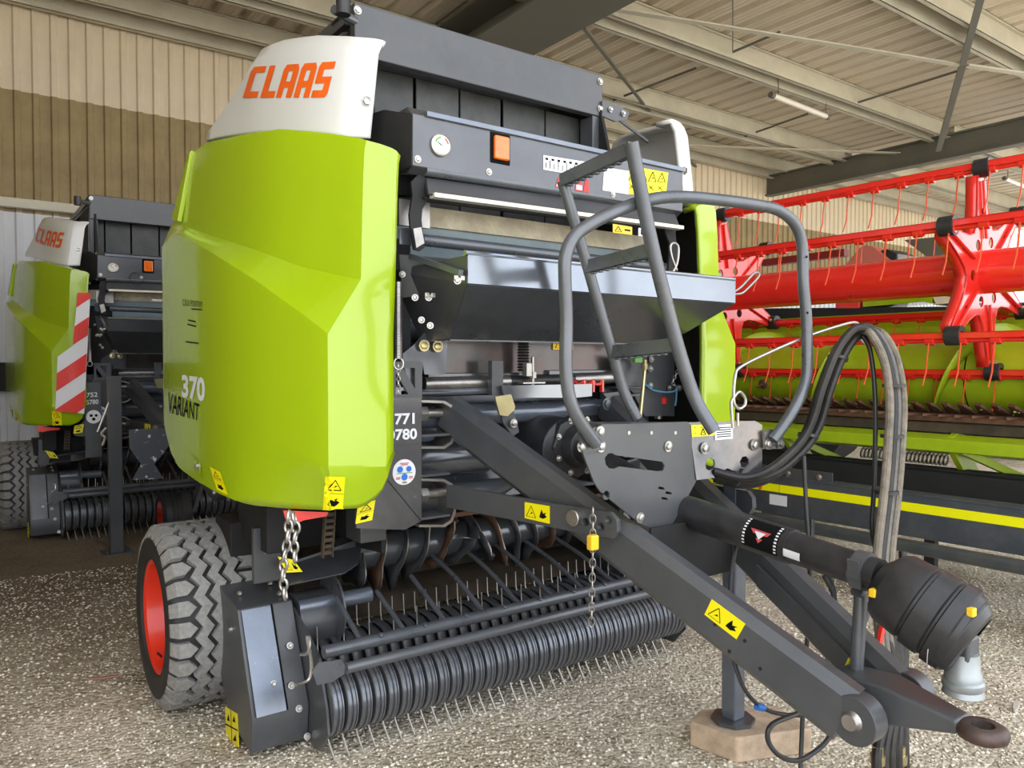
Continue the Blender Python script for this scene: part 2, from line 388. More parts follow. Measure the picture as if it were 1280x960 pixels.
M_yard = mat('pale_yard', (0.62, 0.57, 0.48), 0.9, var=0.2, vscale=0.3)
struct(MB().box((-90, -90, -0.2), (90, -1.5, -0.005)).build('floor_yard', M_yard, smooth=0))
# --- loose stones: real gravel near the camera
def gravel():
    N = 52000
    base = np.array([(1,0,0),(0,1,0),(-1,0,0),(0,-1,0),(0,0,.75),(0,0,-.5)], float)
    fc = np.array([(0,1,4),(1,2,4),(2,3,4),(3,0,4),(1,0,5),(2,1,5),(3,2,5),(0,3,5)])
    th = np.random.rand(N)**1.0; rr = 1.6+5.2*np.random.rand(N)**1.25; ang = np.radians(54.05+40-80*th)
    x = rr*np.cos(ang); y = rr*np.sin(ang)
    keep = (y > 0.3); x, y = x[keep], y[keep]; N = len(x)
    sz = 0.0045+0.0075*np.random.rand(N)**2.2
    a = np.random.rand(N)*2*PI
    jit = 0.7+0.6*np.random.rand(N, 6, 3)
    vv = base[None]*jit*sz[:, None, None]
    c, s = np.cos(a)[:, None], np.sin(a)[:, None]
    X = vv[:, :, 0]*c-vv[:, :, 1]*s+x[:, None]; Y = vv[:, :, 0]*s+vv[:, :, 1]*c+y[:, None]; Z = vv[:, :, 2]*0.8+sz[:, None]*0.25
    co_ = np.stack([X, Y, Z], -1).reshape(-1, 3); fs = (fc[None]+np.arange(N)[:, None, None]*6).reshape(-1)
    me = bpy.data.meshes.new('gravel_stones'); me.vertices.add(len(co_)); me.vertices.foreach_set('co', co_.reshape(-1))
    nf = N*8; me.loops.add(nf*3); me.loops.foreach_set('vertex_index', fs); me.polygons.add(nf)
    me.polygons.foreach_set('loop_start', np.arange(nf)*3); me.polygons.foreach_set('loop_total', np.full(nf, 3)); me.update(); me.validate()
    m = bpy.data.materials.new('loose_gravel'); m.use_nodes = True; n = m.node_tree.nodes; l = m.node_tree.links; b = n['Principled BSDF']
    b.inputs['Roughness'].default_value = 0.9; g = n.new('ShaderNodeNewGeometry'); r = n.new('ShaderNodeValToRGB')
    el = r.color_ramp.elements; el[0].color = (0.40, 0.33, 0.24, 1); el[1].color = (0.97, 0.92, 0.80, 1); q = el.new(0.5); q.color = (0.72, 0.64, 0.50, 1)
    l.new(g.outputs['Random Per Island'], r.inputs[0]); l.new(r.outputs[0], b.inputs['Base Color'])
    o = link('gravel', me, m, None, smooth=0); o['kind'] = 'stuff'; tag(o, 'loose pale limestone gravel strewn over the shed floor', 'gravel')
gravel()
# --- cladding sheets
def clad_profile(W, pitch, depth, rib):
    xs = [0.0]; zs = [0.0]; k = 0
    nrib = int(round(W/pitch)); P_ = []
    for i in range(nrib):
        c = (i+0.5)*pitch
        P_ += [(c-rib/2-depth*.6, 0), (c-rib/2, depth), (c+rib/2, depth), (c+rib/2+depth*.6, 0)]
    return [(0, 0)]+P_+[(W, 0)]
def sheet_mesh(W, L, pitch, depth, rib, minor=False):
    pr = clad_profile(W, pitch, depth, rib)
    if minor:
        out = []
        for i in range(len(pr)-1):
            out.append(pr[i]); a, b_ = pr[i], pr[i+1]
            if a[1] == 0 and b_[1] == 0 and b_[0]-a[0] > 0.1:
                for k in (0.33, 0.66):
                    c = a[0]+(b_[0]-a[0])*k; out += [(c-.012, 0), (c-.006, .006), (c+.006, .006), (c+.012, 0)]
        out.append(pr[-1]); pr = out
    n_ = len(pr); vs = [(x, 0, z) for x, z in pr]+[(x, L, z) for x, z in pr]+[(x, 0, z+.003) for x, z in pr]+[(x, L, z+.003) for x, z in pr]
    fs = [[i, i+1, n_+i+1, n_+i] for i in range(n_-1)]+[[2*n_+i, 3*n_+i, 3*n_+i+1, 2*n_+i+1] for i in range(n_-1)]
    fs += [[i, 2*n_+i, 2*n_+i+1, i+1] for i in range(n_-1)]+[[n_+i, n_+i+1, 3*n_+i+1, 3*n_+i] for i in range(n_-1)]
    return vs, fs
# ceiling: solid roof deck above, sheets below as parts
ceil = struct(MB().box((-12, -0.6, ZR+0.08), (31, 22, ZR+0.14)).build('ceiling', M_roof, smooth=0))
vs, fs = sheet_mesh(1.2, 22.6, 0.4, 0.075, 0.06, True)
me = bpy.data.meshes.new('roof_sheet'); me.from_pydata([(x, y, z) for x, y, z in vs], [], fs); fixn(me); me.materials.append(M_roof)
for i in range(35):
    o = bpy.data.objects.new('roof_sheet', me); COL.objects.link(o); o.parent = ceil; o.location = (-12+1.2*i, -0.6, ZR)
# back wall with three bands of cladding
bands = [(0, 3.58, M_wwhite), (3.58, 5.16, M_wtan), (5.16, ZR, M_wcream)]
wb = struct(MB().box((-8, YW+0.06, 0), (31, YW+0.2, ZR+0.1)).build('wall_back', M_wtan, smooth=0))
for z0, z1, m in bands:
    vs, fs = sheet_mesh(1.05, z1-z0, 0.21, 0.03, 0.06)
    me = bpy.data.meshes.new('cladding_sheet'); me.from_pydata([(x, -z, y) for x, y, z in vs], [], fs); fixn(me); me.materials.append(m)
    for i in range(37):
        if 5 < -8+1.05*i < 9 and z1 < 5: pass
        o = bpy.data.objects.new('cladding_sheet', me); COL.objects.link(o); o.parent = wb; o.location = (-8+1.05*i, YW+0.03, z0)
struct(MB().box((-8, YW-0.14, 3.62), (31, YW-0.02, 3.74)).build('trim_1', M_purl, bevel=0.005))
struct(MB().box((-8, YW-0.16, 1.25), (31, YW-0.02, 1.62)).build('trim_2', M_black, bevel=0.005))
# left wall out of view, moved in to darken the rear baler; seen reflected
wl = struct(MB().box((-3.2, 0.5, 0), (-3, YW+0.2, ZR+0.1)).build('wall_left', M_wtan, smooth=0))
# rafters: I-beams along the baler's length
def ibeam(x0, x1, y0, y1, z0, z1, web=0.02, fl=0.02):
    mb = MB(); xc = (x0+x1)/2
    mb.box((x0, y0, z0), (x1, y1, z0+fl)); mb.box((x0, y0, z1-fl), (x1, y1, z1)); mb.box((xc-web/2, y0, z0+fl), (xc+web/2, y1, z1-fl)); return mb
k = 3
for x in (-3.6, 5.95, 16.6, 26.5):
    struct(ibeam(x-0.45 if x > 5 and x < 7 else x-.12, x+0.5 if x > 5 and x < 7 else x+.12, -0.5, YW+8, 5.8, 6.3, 0.03, 0.03).build('trim_%d' % k, M_raft, smooth=0)); k += 1
# purlins: pairs of channels along X
def channel(y, z0, z1, x0, x1, d, open_):
    mb = MB(); s = 1 if open_ > 0 else -1
    mb.box((x0, min(y, y+0.008*s), z0), (x1, max(y, y+.008*s), z1))
    for z in (z0, z1-.008): mb.box((x0, min(y, y+d*s), z), (x1, max(y, y+d*s), z+.008))
    mb.box((x0, min(y+d*s, y+(d-.006)*s), z0), (x1, max(y+d*s, y+(d-.006)*s), z0+.03))
    mb.box((x0, min(y+d*s, y+(d-.006)*s), z1-.03), (x1, max(y+d*s, y+(d-.006)*s), z1))
    return mb
for y in (2.7, 5.1, 7.75, 10.0, 12.4, 15.0, 17.5):
    for sgn, dy in ((-1, -0.10), (1, 0.16)):
        for x0, x1 in ((-12, 6.1), (6.3, 16.6), (16.9, 31)):
            if y > YW and x1 < 8: continue
            struct(channel(y+dy, 6.22, ZR, x0, x1, 0.075, sgn).build('trim_%d' % k, M_purl, smooth=0)); k += 1
# gutter purlins along the back wall's top and an upper wall cap
struct(channel(YW-0.1, ZR-.34, ZR-.02, -8, 31, 0.1, -1).build('trim_%d' % k, M_purl, smooth=0)); k += 1
struct(channel(YW-0.55, ZR-.28, ZR, -8, 31, 0.09, -1).build('trim_%d' % k, M_purl, smooth=0)); k += 1
# sag rods and wind braces between the purlins
def rod(name, a, b, r, m=M_raft):
    global k
    o = struct(MB().tube([a, b], r, 8).build('trim_%d' % k, m)); k += 1; return o
rod('r', U(916, 65, Z=6.3), U(975, 40, Z=6.42), 0.02); rod('r', U(767, 125, Z=6.3), U(870, 85, Z=6.42), .02)
rod('r', U(921, 174, Z=6.3), U(1010, 142, Z=6.42), .02); rod('r', U(1066, 130, Z=6.3), U(1200, 88, Z=6.42), .02)
rod('r', U(916, -60, Z=6.3), U(916, 65, Z=6.3), 0.008)
struct(MB().bar(U(730, 35, Z=5.9), U(812, 140, Z=6.3), 0.05, 0.03).build('trim_%d' % k, M_raft)); k += 1
struct(MB().bar(U(1228, -10, Z=6.15), U(1203, 82, Z=6.2), 0.09, 0.03).build('trim_%d' % k, M_raft)); k += 1
struct(MB().bar(U(1203, 82, Z=6.2), U(1173, 188, Z=5.9), 0.10, 0.05).build('trim_%d' % k, M_raft)); k += 1
struct(MB().bar(U(770, 12, Z=6.22), U(1203, 82, Z=6.2), 0.1, 0.02).build('trim_%d' % k, M_purl)); k += 1
struct(MB().bar(U(1208, 82, Z=6.2), U(1300, 95, Z=6.2), 0.1, 0.03).build('trim_%d' % k, M_purl)); k += 1
struct(MB().bar(U(855, 182, Z=6.2), U(1160, 193, Z=6.15), 0.12, 0.02).build('trim_%d' % k, M_purl)); k += 1
struct(MB().bar(U(862, 200, Z=6.2), U(900, 243, Z=5.9), 0.06, 0.03).build('trim_%d' % k, M_raft)); k += 1
# fluorescent battens hanging on hooks from the second purlin
def batten(u0, v0, u1, v1, z, label):
    a, b_ = U(u0, v0, Z=z), U(u1, v1, Z=z); t = (b_-a).normalized()
    r = thing('fluorescent_light', label, 'light', (a+b_)/2, 0, None)
    MB().tube([a, b_], 0.045, 12).build('tube', M_tube, r)
    for p in (a, b_):
        MB().lathe([(0, .05), (.09, .05)], p-t*.045, t, 12).build('end_cap', M_raft, r)
    for p in (a+t*.18, b_-t*.05):
        MB().tube(smoothpath([p, p+V((0, 0, .25)), p+V((0, .04, .36)), p+V((0, .12, .38)), p+V((0, .16, .3))], 5), 0.009, 6).build('hanging_hook', M_raft, r)
    return r
batten(965, 119, 1034, 146, 6.02, 'tube light hanging on two hooks below the double purlin over the baler')
batten(1256, 223, 1312, 245, 6.02, 'tube light at the right edge behind the reel, far under the roof')
# ================================================================ ROUND BALER
CX = 2.21
def mir(p): return V((2*CX-p[0], p[1], p[2]))
B = thing('round_baler', 'large lime green and white round baler in front, with folded ladder and drawbar', 'baler', (CX, 2.9, 0))
SKIP = set()      # parts that the second baler does not have
def only(o): SKIP.add(o.name); return o
# ---- side panel: grid of columns along a plan profile
OUT_T = [(197, 330), (205, 400), (219, 276), (228, 225), (235, 190), (253, 175), (300, 165), (345, 158), (400, 163), (440, 169), (470, 178), (488, 184), (494, 190), (500, 202)]
top_pts = [(204, 330), (219, 262), (228, 222), (236, 188), (253, 175), (300, 165), (345, 158), (400, 163), (440, 169), (470, 177), (486, 183), (493, 188), (497, 197)]
bot_pts = [(200, 490), (203, 522), (206, 540), (212, 565), (222, 585), (245, 602), (272, 617), (295, 627), (312, 632), (350, 637), (404, 641), (444, 639), (460, 628), (472, 615), (483, 595), (489, 570), (498, 560)]
cre_pts = [(203, 300), (219, 279), (260, 292), (320, 312), (375, 333), (446, 349), (452, 349), (500, 349)]
crl_pts = [(203, 310), (219, 290), (260, 312), (320, 350), (375, 390), (412, 418)]
lowc_pts = [(190, 640), (290, 640), (297, 600), (302, 560), (312, 537), (405, 585), (500, 583)]
# columns: (X, Y) of the lower bulge, (X, Y) of the recessed upper panel
PL = [(1.335, 2.6), (1.27, 2.6), (1.20, 2.6), (1.13, 2.6), (1.076, 2.6), (1.055, 2.63), (1.02, 2.69), (.98, 2.765), (.94, 2.845), (.905, 2.93), (.87, 3.04), (.845, 3.16), (.825, 3.32), (.812, 3.5), (.805, 3.66), (.802, 3.78), (.802, 3.86), (.803, 3.92), (.81, 3.97)]
PU = [(1.345, 2.6), (1.31, 2.6), (1.275, 2.6), (1.24, 2.6), (1.205, 2.6), (1.18, 2.635), (1.14, 2.70), (1.09, 2.78), (1.045, 2.86), (1.00, 2.95), (.96, 3.06), (.93, 3.18), (.90, 3.34), (.875, 3.52), (.858, 3.67), (.848, 3.76), (.842, 3.83), (.838, 3.88), (.836, 3.91)]
NF = 8
def panel_mesh(mirror, name, mats, parent):
    def dens(P):
        out = []
        for a, b in zip(P, P[1:]):
            for t in (0, .5): out.append((a[0]*(1-t)+b[0]*t, a[1]*(1-t)+b[1]*t))
        return out+[P[-1]]
    pl, pu = dens(PL), dens(PU); cols = []
    for ci, ((xl, yl), (xu, yu)) in enumerate(zip(pl, pu)):
        def pt(x, y, pts):
            v = interp(ufor(x, y), pts); return V((x, y, zfor(x, y, v)))
        bt = pt(xl, yl, bot_pts); cl = pt(xl, yl, crl_pts); cu = pt(xu, yu, cre_pts); tp = pt(xu, yu, top_pts)
        if ci <= NF: cl = V((xl, yl, zfor(1.076, 2.6, 418))); cu = V((xu, yu, zfor(1.205, 2.6, 349)))
        lw = pt(xl, yl, lowc_pts)
        # below the lower crease the panel tucks in
        row = []
        zl = max(min(lw.z, cl.z-.1), bt.z+.02)
        for t in (0, .12, .3, .6, 1): # bottom band
            z = bt.z+(zl-bt.z)*t; tuck = (1-t)*.045*min(1, (zl-bt.z)/.12)*min(1, max(0, (ufor(xl, yl)-296)/90))
            row.append(V((xl+tuck*(1 if ufor(xl, yl) > 200 else 1), yl+tuck*(1.0 if xl > 1.06 else .2), z)))
        if cl.z <= zl+.05: cl.z = zl+.05
        for t in (.02, .25, .5, .75, .97, 1): row.append(V((xl, yl, zl+(cl.z-zl)*t)))
        if cu.z < cl.z+.02: cu.z = cl.z+.02
        row.append(V(((xl*.5+xu*.5), (yl*.5+yu*.5), (cl.z+cu.z)/2)))
        if tp.z < cu.z+.04: tp.z = cu.z+.04
        for t in (0, .04, .35, .7, .93, 1):
            ins = .012*max(0, t-.9)/.1+.02*t
            row.append(V((xu+ins, yu+ins*.5, cu.z+(tp.z-cu.z)*t)))
        # rolled top edge
        l_ = row[-1]; dd = (0, .03, 0, .09) if ci <= NF else (.03, .03, .09, .08); row.append(V((l_.x+dd[0], l_.y+dd[1], l_.z+.010))); row.append(V((l_.x+dd[2], l_.y+dd[3], l_.z+.004)))
        cols.append(row)
    nr = len(cols[0]); mb = MB(); vs = [p for c in cols for p in c]
    if mirror: vs = [mir(p) for p in vs]
    fs = [[i*nr+j, (i+1)*nr+j, (i+1)*nr+j+1, i*nr+j+1] for i in range(len(cols)-1) for j in range(nr-1)]
    mb.add(vs, fs); o = mb.build(name, mats[0], parent, smooth=17)
    # make the normals point outward
    me = o.data; c = sum((v.co for v in me.vertices), V((0, 0, 0)))/len(me.vertices)
    out = V((1 if mirror else -1, -1, 0)); s = sum((p.normal.dot(out)*p.area for p in me.polygons))
    if s < 0: me.flip_normals()
    me.materials.append(mats[1])
    sm = o.modifiers.new('thickness', 'SOLIDIFY'); sm.thickness = 0.022; sm.offset = -1; sm.material_offset = 1; sm.material_offset_rim = 0
    return o
panL = panel_mesh(False, 'side_panel', (M_lime, M_black), B)
panR = panel_mesh(True, 'side_panel', (M_lime, M_black), B)
bvP = bvh_of(panL)
# ---- white cover above
wt_pts = [(252, 172), (262, 155), (285, 106), (300, 67), (304, 58), (312, 49), (335, 41), (372, 35), (415, 36), (450, 39), (462, 42), (465, 48)]
wb_pts = [(250, 176), (268, 170), (287, 167), (325, 163), (387, 163), (432, 168), (470, 171)]
PW = [(1.318, 2.75), (1.29, 2.75), (1.25, 2.752), (1.225, 2.757), (1.205, 2.77), (1.18, 2.80), (1.14, 2.87), (1.09, 3.0), (1.05, 3.15), (1.02, 3.3), (1.0, 3.45), (.985, 3.6), (.975, 3.72), (.965, 3.84), (.957, 3.96), (.95, 4.08), (.945, 4.2)]
def cover_mesh(mirror, parent):
    P = []
    for a, b in zip(PW, PW[1:]):
        for t in (0, .5): P.append((a[0]*(1-t)+b[0]*t, a[1]*(1-t)+b[1]*t))
    P.append(PW[-1]); cols = []
    P = [p for p in P if ufor(p[0], p[1], 2.8) > 256]
    for x, y in P:
        u = ufor(x, y, 2.8); zb = zfor(x, y, interp(u, wb_pts)+2); zt = zfor(x, y, interp(u, wt_pts))
        zt = max(zt, zb+.01); row = []
        for t in (0, .03, .3, .6, .85, .96, 1):
            lean = (0.05*t+0.03*max(0, (t-.85)/.15)**2)*min(1, (zt-zb)/.3)
            row.append(V((x+lean, y+lean*.3, zb+(zt-zb)*t)))
        row.append(row[-1]+(V((.01, .09, .004)) if y < 2.79 else V((.08, .04, .004)))*min(1, (zt-zb)/.3))
        cols.append(row)
    nr = len(cols[0]); vs = [p for c in cols for p in c]
    if mirror: vs = [mir(p) for p in vs]
    mb = MB(); mb.add(vs, [[i*nr+j, (i+1)*nr+j, (i+1)*nr+j+1, i*nr+j+1] for i in range(len(cols)-1) for j in range(nr-1)])
    o = mb.build('top_cover', M_white, parent, smooth=20)
    out = V((1 if mirror else -1, -1, 0))
    if sum(p.normal.dot(out)*p.area for p in o.data.polygons) < 0: o.data.flip_normals()
    sm = o.modifiers.new('thickness', 'SOLIDIFY'); sm.thickness = 0.025; sm.offset = -1
    return o
covL = cover_mesh(False, B); covR = cover_mesh(True, B); bvC = bvh_of(covL)
covL['label'] = 'white cover with slanted orange letters'
# slanted block letters on the cover
def block_letters():
    out = []
    C_ = [[(0, 0), (.9, 0), (.9, .2), (.34, .2), (.34, .8), (.9, .8), (.9, 1), (.15, 1), (0, .85)]]
    L_ = [[(0, 0), (.85, 0), (.85, .2), (.36, .2), (.36, 1), (0, 1)]]
    A_ = [[(0, 0), (.34, 0), (.34, .3), (.62, .3), (.62, 0), (.97, 0), (.97, .85), (.85, 1), (.12, 1), (0, .85)]]
    S_ = [[(0, 0), (.85, 0), (.97, .12), (.97, .58), (.36, .58), (.36, .8), (.97, .8), (.97, 1), (.12, 1), (0, .88), (0, .4), (.6, .4), (.6, .2), (0, .2)]]
    hole = {2: [(.34, .48), (.62, .48), (.62, .8), (.34, .8)], 3: [(.34, .48), (.62, .48), (.62, .8), (.34, .8)]}
    for i, L in enumerate((C_, L_, A_, A_, S_)):
        out.append(([[(x*.93, y) for x, y in p] for p in L], hole.get(i), i*1.03-(0.12 if i > 1 else 0)))
    return out
def tri2(poly, hole=None, sub=None):
    loops = [[V((x, y, 0)) for x, y in poly]]+([[V((x, y, 0)) for x, y in hole]] if hole else [])
    vs, fs = curve_mesh(loops, V((0, 0, 0)), V((1, 0, 0)), V((0, 1, 0)), 0)
    bm = bmesh.new(); vv = [bm.verts.new((v.x, v.y, 0)) for v in vs]
    for f in fs:
        try: bm.faces.new([vv[i] for i in f])
        except ValueError: pass
    bmesh.ops.remove_doubles(bm, verts=bm.verts, dist=1e-5); bmesh.ops.triangulate(bm, faces=bm.faces)
    for _ in range(2): bmesh.ops.subdivide_edges(bm, edges=[e for e in bm.edges if e.calc_length() > .22], cuts=1, use_grid_fill=False); bmesh.ops.triangulate(bm, faces=bm.faces)
    vs = [(v.co.x, v.co.y) for v in bm.verts]; bm.verts.index_update(); fs = [[v.index for v in f.verts] for f in bm.faces]; bm.free(); return vs, fs
tot = 4*1.03-.12+.93
for polys, hole, ox in block_letters():
    for p in polys:
        h = [(x*.93, y) for x, y in hole] if hole else None
        vs, fs = tri2(p, h)
        sh = lambda x, y: ((x+ox)/tot, y)
        surf_mesh([sh(x, y) for x, y in vs], fs, [(304, 122.5), (409, 122), (421, 77), (316, 84)], bvC, M_orange, covL, 'letter')
bolt(*[onsurf(458, 127, bvC)[0], onsurf(458, 127, bvC)[1]], r=.016, parent=covL, m=M_raw)
bolt(mir(onsurf(458, 127, bvC)[0]), (1, -1, 0), r=.016, parent=covR, m=M_raw)
st_ = [onsurf(u, v, bvP) for u, v in ((220, 276), (237, 192), (244, 188), (228, 278))]
MB().prism([p+n*.002 for p, n in st_], st_[0][1]*.02).build('edge_flange', M_lime, panL, bevel=.004)
# printing on the lime panel
def ptext(txt, q2, m, name='lettering', bold=0., space=1.):
    vs, fs = textmesh(txt, bold, 0, space); return only(surf_mesh(vs, fs, q2, bvP, m, panL, name, 0.003))
ptext('370', [(228, 497), (257, 503), (257, 472), (228, 468)], M_wst, bold=.035)
ptext('VARIANT', [(210, 516), (249, 526), (250, 505), (211, 490)], M_ink, bold=.008)
ptext('C.R.A. PONTIVY', [(229, 382), (254, 385), (254, 377), (229, 374)], M_ink)
for (a, b_, c, d) in ((240, 387, 253, 388), (236, 401, 245, 403), (235, 406, 246, 409), (233, 428, 249, 430)):
    vs, fs = gridquad(1); only(surf_mesh(vs, fs, [(a, b_), (c, d), (c, d-1.6), (a, b_-1.6)], bvP, M_ink, panL, 'print_line', .003))
def psticker(q2, polys, m=M_yel):
    vs, fs = gridquad(3); s = surf_mesh(vs, fs, q2, bvP, m, panL, 'warning_sticker', .003)
    for p in polys: surf_mesh(p, [list(range(len(p)))], q2, bvP, M_ink, s, 'symbol', .0045)
    return s
VS = tri_sym(.5, .75, .34, .15, .016)+[[(.25, .15), (.6, .12), (.8, .25), (.62, .3), (.72, .38), (.45, .3), (.3, .33)]]+lines2([((.02, .5), (.98, .5))], .006)
psticker([(404, 637), (428, 638), (431, 596), (407, 595)], VS)
psticker([(272, 612), (286, 619), (276, 590), (263, 583)], VS)
# recessed grip with a bolt near the rear lower corner
vs, fs = gridquad(3)
hp, hn = onsurf(248, 583, bvP); bolt(hp, hn, .012, panL)
mbg = MB(); pts = [onsurf(u, v, bvP) for u, v in ((232, 562), (240, 568), (252, 580), (254, 601), (245, 596), (236, 580))]
mbg.add([p+n*.003 for p, n in pts], [[0, 1, 2, 3, 4, 5]]); mbg.build('grip_recess', M_lime, panL, smooth=0)
# ---- chamber walls and inner structure
for s in (0, 1):
    f = (lambda p: mir(p)) if s else (lambda p: V(p))
    q = [f(p) for p in ((1.5, 3.02, .78), (1.5, 4.9, .6), (1.5, 5.35, 1.1), (1.5, 5.45, 2.2), (1.5, 5.0, 3.05), (1.5, 3.24, 3.2), (1.5, 3.1, 2.7))]
    plate('chamber_wall', q, M_black, B, .02)
# top beam, posts and roof frame
xl, xr = 1.454, 2.935
tb = MB().box((xl, 3.19, 2.97), (xr, 3.24, 3.2)); tb.box((xl, 3.24, 3.17), (xr, 3.45, 3.2)); o = tb.build('top_beam', M_dark, B, bevel=.006)
for (u, v) in ((447, 13), (750, 102), (750, 136)): p = U(u, v, Y=3.188); bolt(p, (0, -1, 0), .013, o)
for x in (xl, xr-.07):
    MB().box((x, 3.195, 2.3), (x+.07, 3.3, 2.97)).build('post', M_dark, B, bevel=.005)
MB().box((xl, 3.3, 3.14), (xl+.06, 4.9, 3.2)).build('roof_rail', M_dark, B); MB().box((xr-.06, 3.3, 3.14), (xr, 4.9, 3.2)).build('roof_rail', M_dark, B)
MB().box((xl, 4.85, 2.9), (xr, 4.95, 3.15)).build('rear_beam', M_black, B)
MB().box((1.5, 3.6, 3.1), (2.92, 4.85, 3.14)).build('rear_roof', M_black, B)
plate('bracket', [U(u, v, Y=3.18) for u, v in ((752, 126), (775, 133), (786, 141), (783, 150), (768, 152), (752, 145))], M_dark, B, .01)
for u, v in ((763, 137), (779, 142)): bolt(U(u, v, Y=3.17), (0, -1, 0), .011, B)
# stays that carry the covers
for g in (lambda p: V(p), mir):
    MB().bar(g((1.46, 3.3, 3.1)), g((1.24, 3.08, 2.85)), .03, .012).build('cover_stay', M_dark, B)
    MB().bar(g((1.47, 3.5, 2.6)), g((1.2, 3.4, 2.68)), .035, .035).build('cover_stay', M_dark, B)
MB().tube([(1.34, 3.15, 3.12), (1.46, 3.2, 3.12)], .02).build('cover_tube', M_mid, B)
MB().lathe([(0, .03), (.08, .03)], (1.34, 3.05, 3.06), (0, 0, 1), 14).build('cover_buffer', M_plast, B)
# rubber flaps across the front opening
fx = [1.50, 1.60, 1.833, 2.09, 2.353, 2.642, 2.90]
for i in range(6):
    a = fx[i]+.007; b_ = fx[i+1]-.007; mb = MB()
    mb.box((a, 3.33+.006*(i % 2), 2.35), (b_, 3.342+.006*(i % 2), 2.99)); mb.build('rubber_flap', M_flap, B, bevel=.003)
MB().box((1.47, 3.44, 2.2), (2.9, 3.47, 3.0)).build('rear_curtain', M_black, B)
# ---- net roll cassette, control box
Yb = 2.64
cb = MB().prism([(1.44, Yb, 2.365), (1.44, Yb, 2.565), (1.44, Yb+.04, 2.60), (1.44, 3.0, 2.60), (1.44, 3.0, 2.4), (1.44, Yb+.04, 2.34)], (1.535, 0, 0)); cbo = cb.build('control_box', M_box, B, bevel=.004)
MB().box((1.50, Yb-.012, 2.562), (2.975, Yb+.02, 2.583)).build('rain_lip', M_blue, cbo, bevel=.002)
for u, v in ((522, 199), (611, 215), (766, 243)): bolt(U(u, v, Y=Yb), (0, -1, 0), .01, cbo, M_steel, .006)
gc = U(550, 182, Y=Yb)
g = MB().lathe([(0, .044), (.01, .044), (.014, .038)], gc, (0, -1, 0), 28).build('pressure_gauge', M_steel, cbo)
MB().lathe([(.0145, .036), (.0155, .036)], gc, (0, -1, 0), 28).build('gauge_face', M_glass, g)
gq = [gc+V((a, -.016, b_)) for a, b_ in ((-.04, -.04), (.04, -.04), (.04, .04), (-.04, .04))]
marks(lines2([((.5, .45), (.25, .6))], .02), gq, M_ink, g, .001, 'needle')
marks([[(.5+.4*math.cos(a), .5+.4*math.sin(a)), (.5+.4*math.cos(a+.3), .5+.4*math.sin(a+.3)), (.5+.32*math.cos(a+.3), .5+.32*math.sin(a+.3)), (.5+.32*math.cos(a), .5+.32*math.sin(a))] for a in (.2, .5, .8)], gq, M_redp, g, .001, 'red_scale')
marks([[(.5+.4*math.cos(a), .5+.4*math.sin(a)), (.5+.4*math.cos(a+.3), .5+.4*math.sin(a+.3)), (.5+.32*math.cos(a+.3), .5+.32*math.sin(a+.3)), (.5+.32*math.cos(a), .5+.32*math.sin(a))] for a in (1.7, 2.0, 2.3, 2.6)], gq, M_green, g, .001, 'green_scale')
lc = U(625, 186, Y=Yb)
lampb = MB().box(lc+V((-.052, -.004, -.065)), lc+V((.052, .01, .065))).build('lamp_recess', M_ink, cbo, bevel=.012)
MB().box(lc+V((-.038, -.022, -.05)), lc+V((.038, .0, .05))).build('lamp_lens', M_lamp, lampb, bevel=.009)
def yq(pts, Y): return [U(u, v, Y=Y) for u, v in pts]
s = sticker(yq([(679, 212), (735, 222), (735, 203), (679, 194)], Yb), M_wst, cbo, 'scale_sticker')
marks(lines2([((.05+.09*i, .15), (.05+.09*i, .5+.2*(i % 2))) for i in range(11)]+[((.04, .12), (.96, .12))], .008)+[[(.04+.13*i, .7), (.1+.13*i, .7), (.1+.13*i, .85), (.04+.13*i, .85)] for i in range(7)], yq([(679, 212), (735, 222), (735, 203), (679, 194)], Yb), M_ink, s, .003)
for pts in ([(694, 234), (702, 235), (702, 217), (697, 224)], [(718, 238), (728, 240), (726, 222), (721, 224)], [(729, 240), (736, 241), (735, 224), (731, 224)]):
    sticker(yq(pts, Yb), M_rlet, cbo, 'red_arrow_sticker')
sticker(yq([(695, 233), (701, 234), (701, 229), (696, 228)], Yb), M_wst, cbo, 'white_patch', th=.003); sticker(yq([(720, 237), (727, 238), (727, 232), (720, 231)], Yb), M_wst, cbo, 'white_patch', th=.003)
q = yq([(753, 238), (785, 243), (786, 214), (755, 209)], Yb); s = sticker(q, M_wst, cbo, 'info_sticker')
marks(lines2([((.55, .9-.1*i), (.92, .9-.1*i)) for i in range(8)]+[((.1, .8), (.3, .9)), ((.1, .8), (.25, .6)), ((.25, .6), (.4, .75)), ((.4, .75), (.3, .9))], .006), q, M_ink, s, .003)
q = yq([(784, 243), (832, 243), (835, 216), (786, 207)], Yb); s = sticker(q, M_yel, cbo, 'warning_sticker')
marks(tri_sym(.12, .7, .1, .2, .01)+tri_sym(.36, .7, .1, .2, .01)+tri_sym(.6, .72, .1, .2, .01)+tri_sym(.84, .74, .1, .2, .01)+lines2([((.05+.24*i, .2), (.15+.24*i, .35)) for i in range(4)]+[((.05+.24*i, .35), (.18+.24*i, .15)) for i in range(4)], .01), q, M_ink, s, .003)
MB().tube([U(834, 232, Y=2.66), U(848, 235, Y=2.66)+V((.02, 0, 0))], .016, 10).build('pivot_pin', M_yzinc, cbo)
# dark side end of the box
plate('box_end', [V((1.44, Yb, 2.365)), V((1.40, 2.8, 2.34)), V((1.40, 3.1, 2.36)), V((1.40, 3.1, 2.62)), V((1.40, 2.8, 2.62)), V((1.44, Yb, 2.565))], M_black, B, .01)
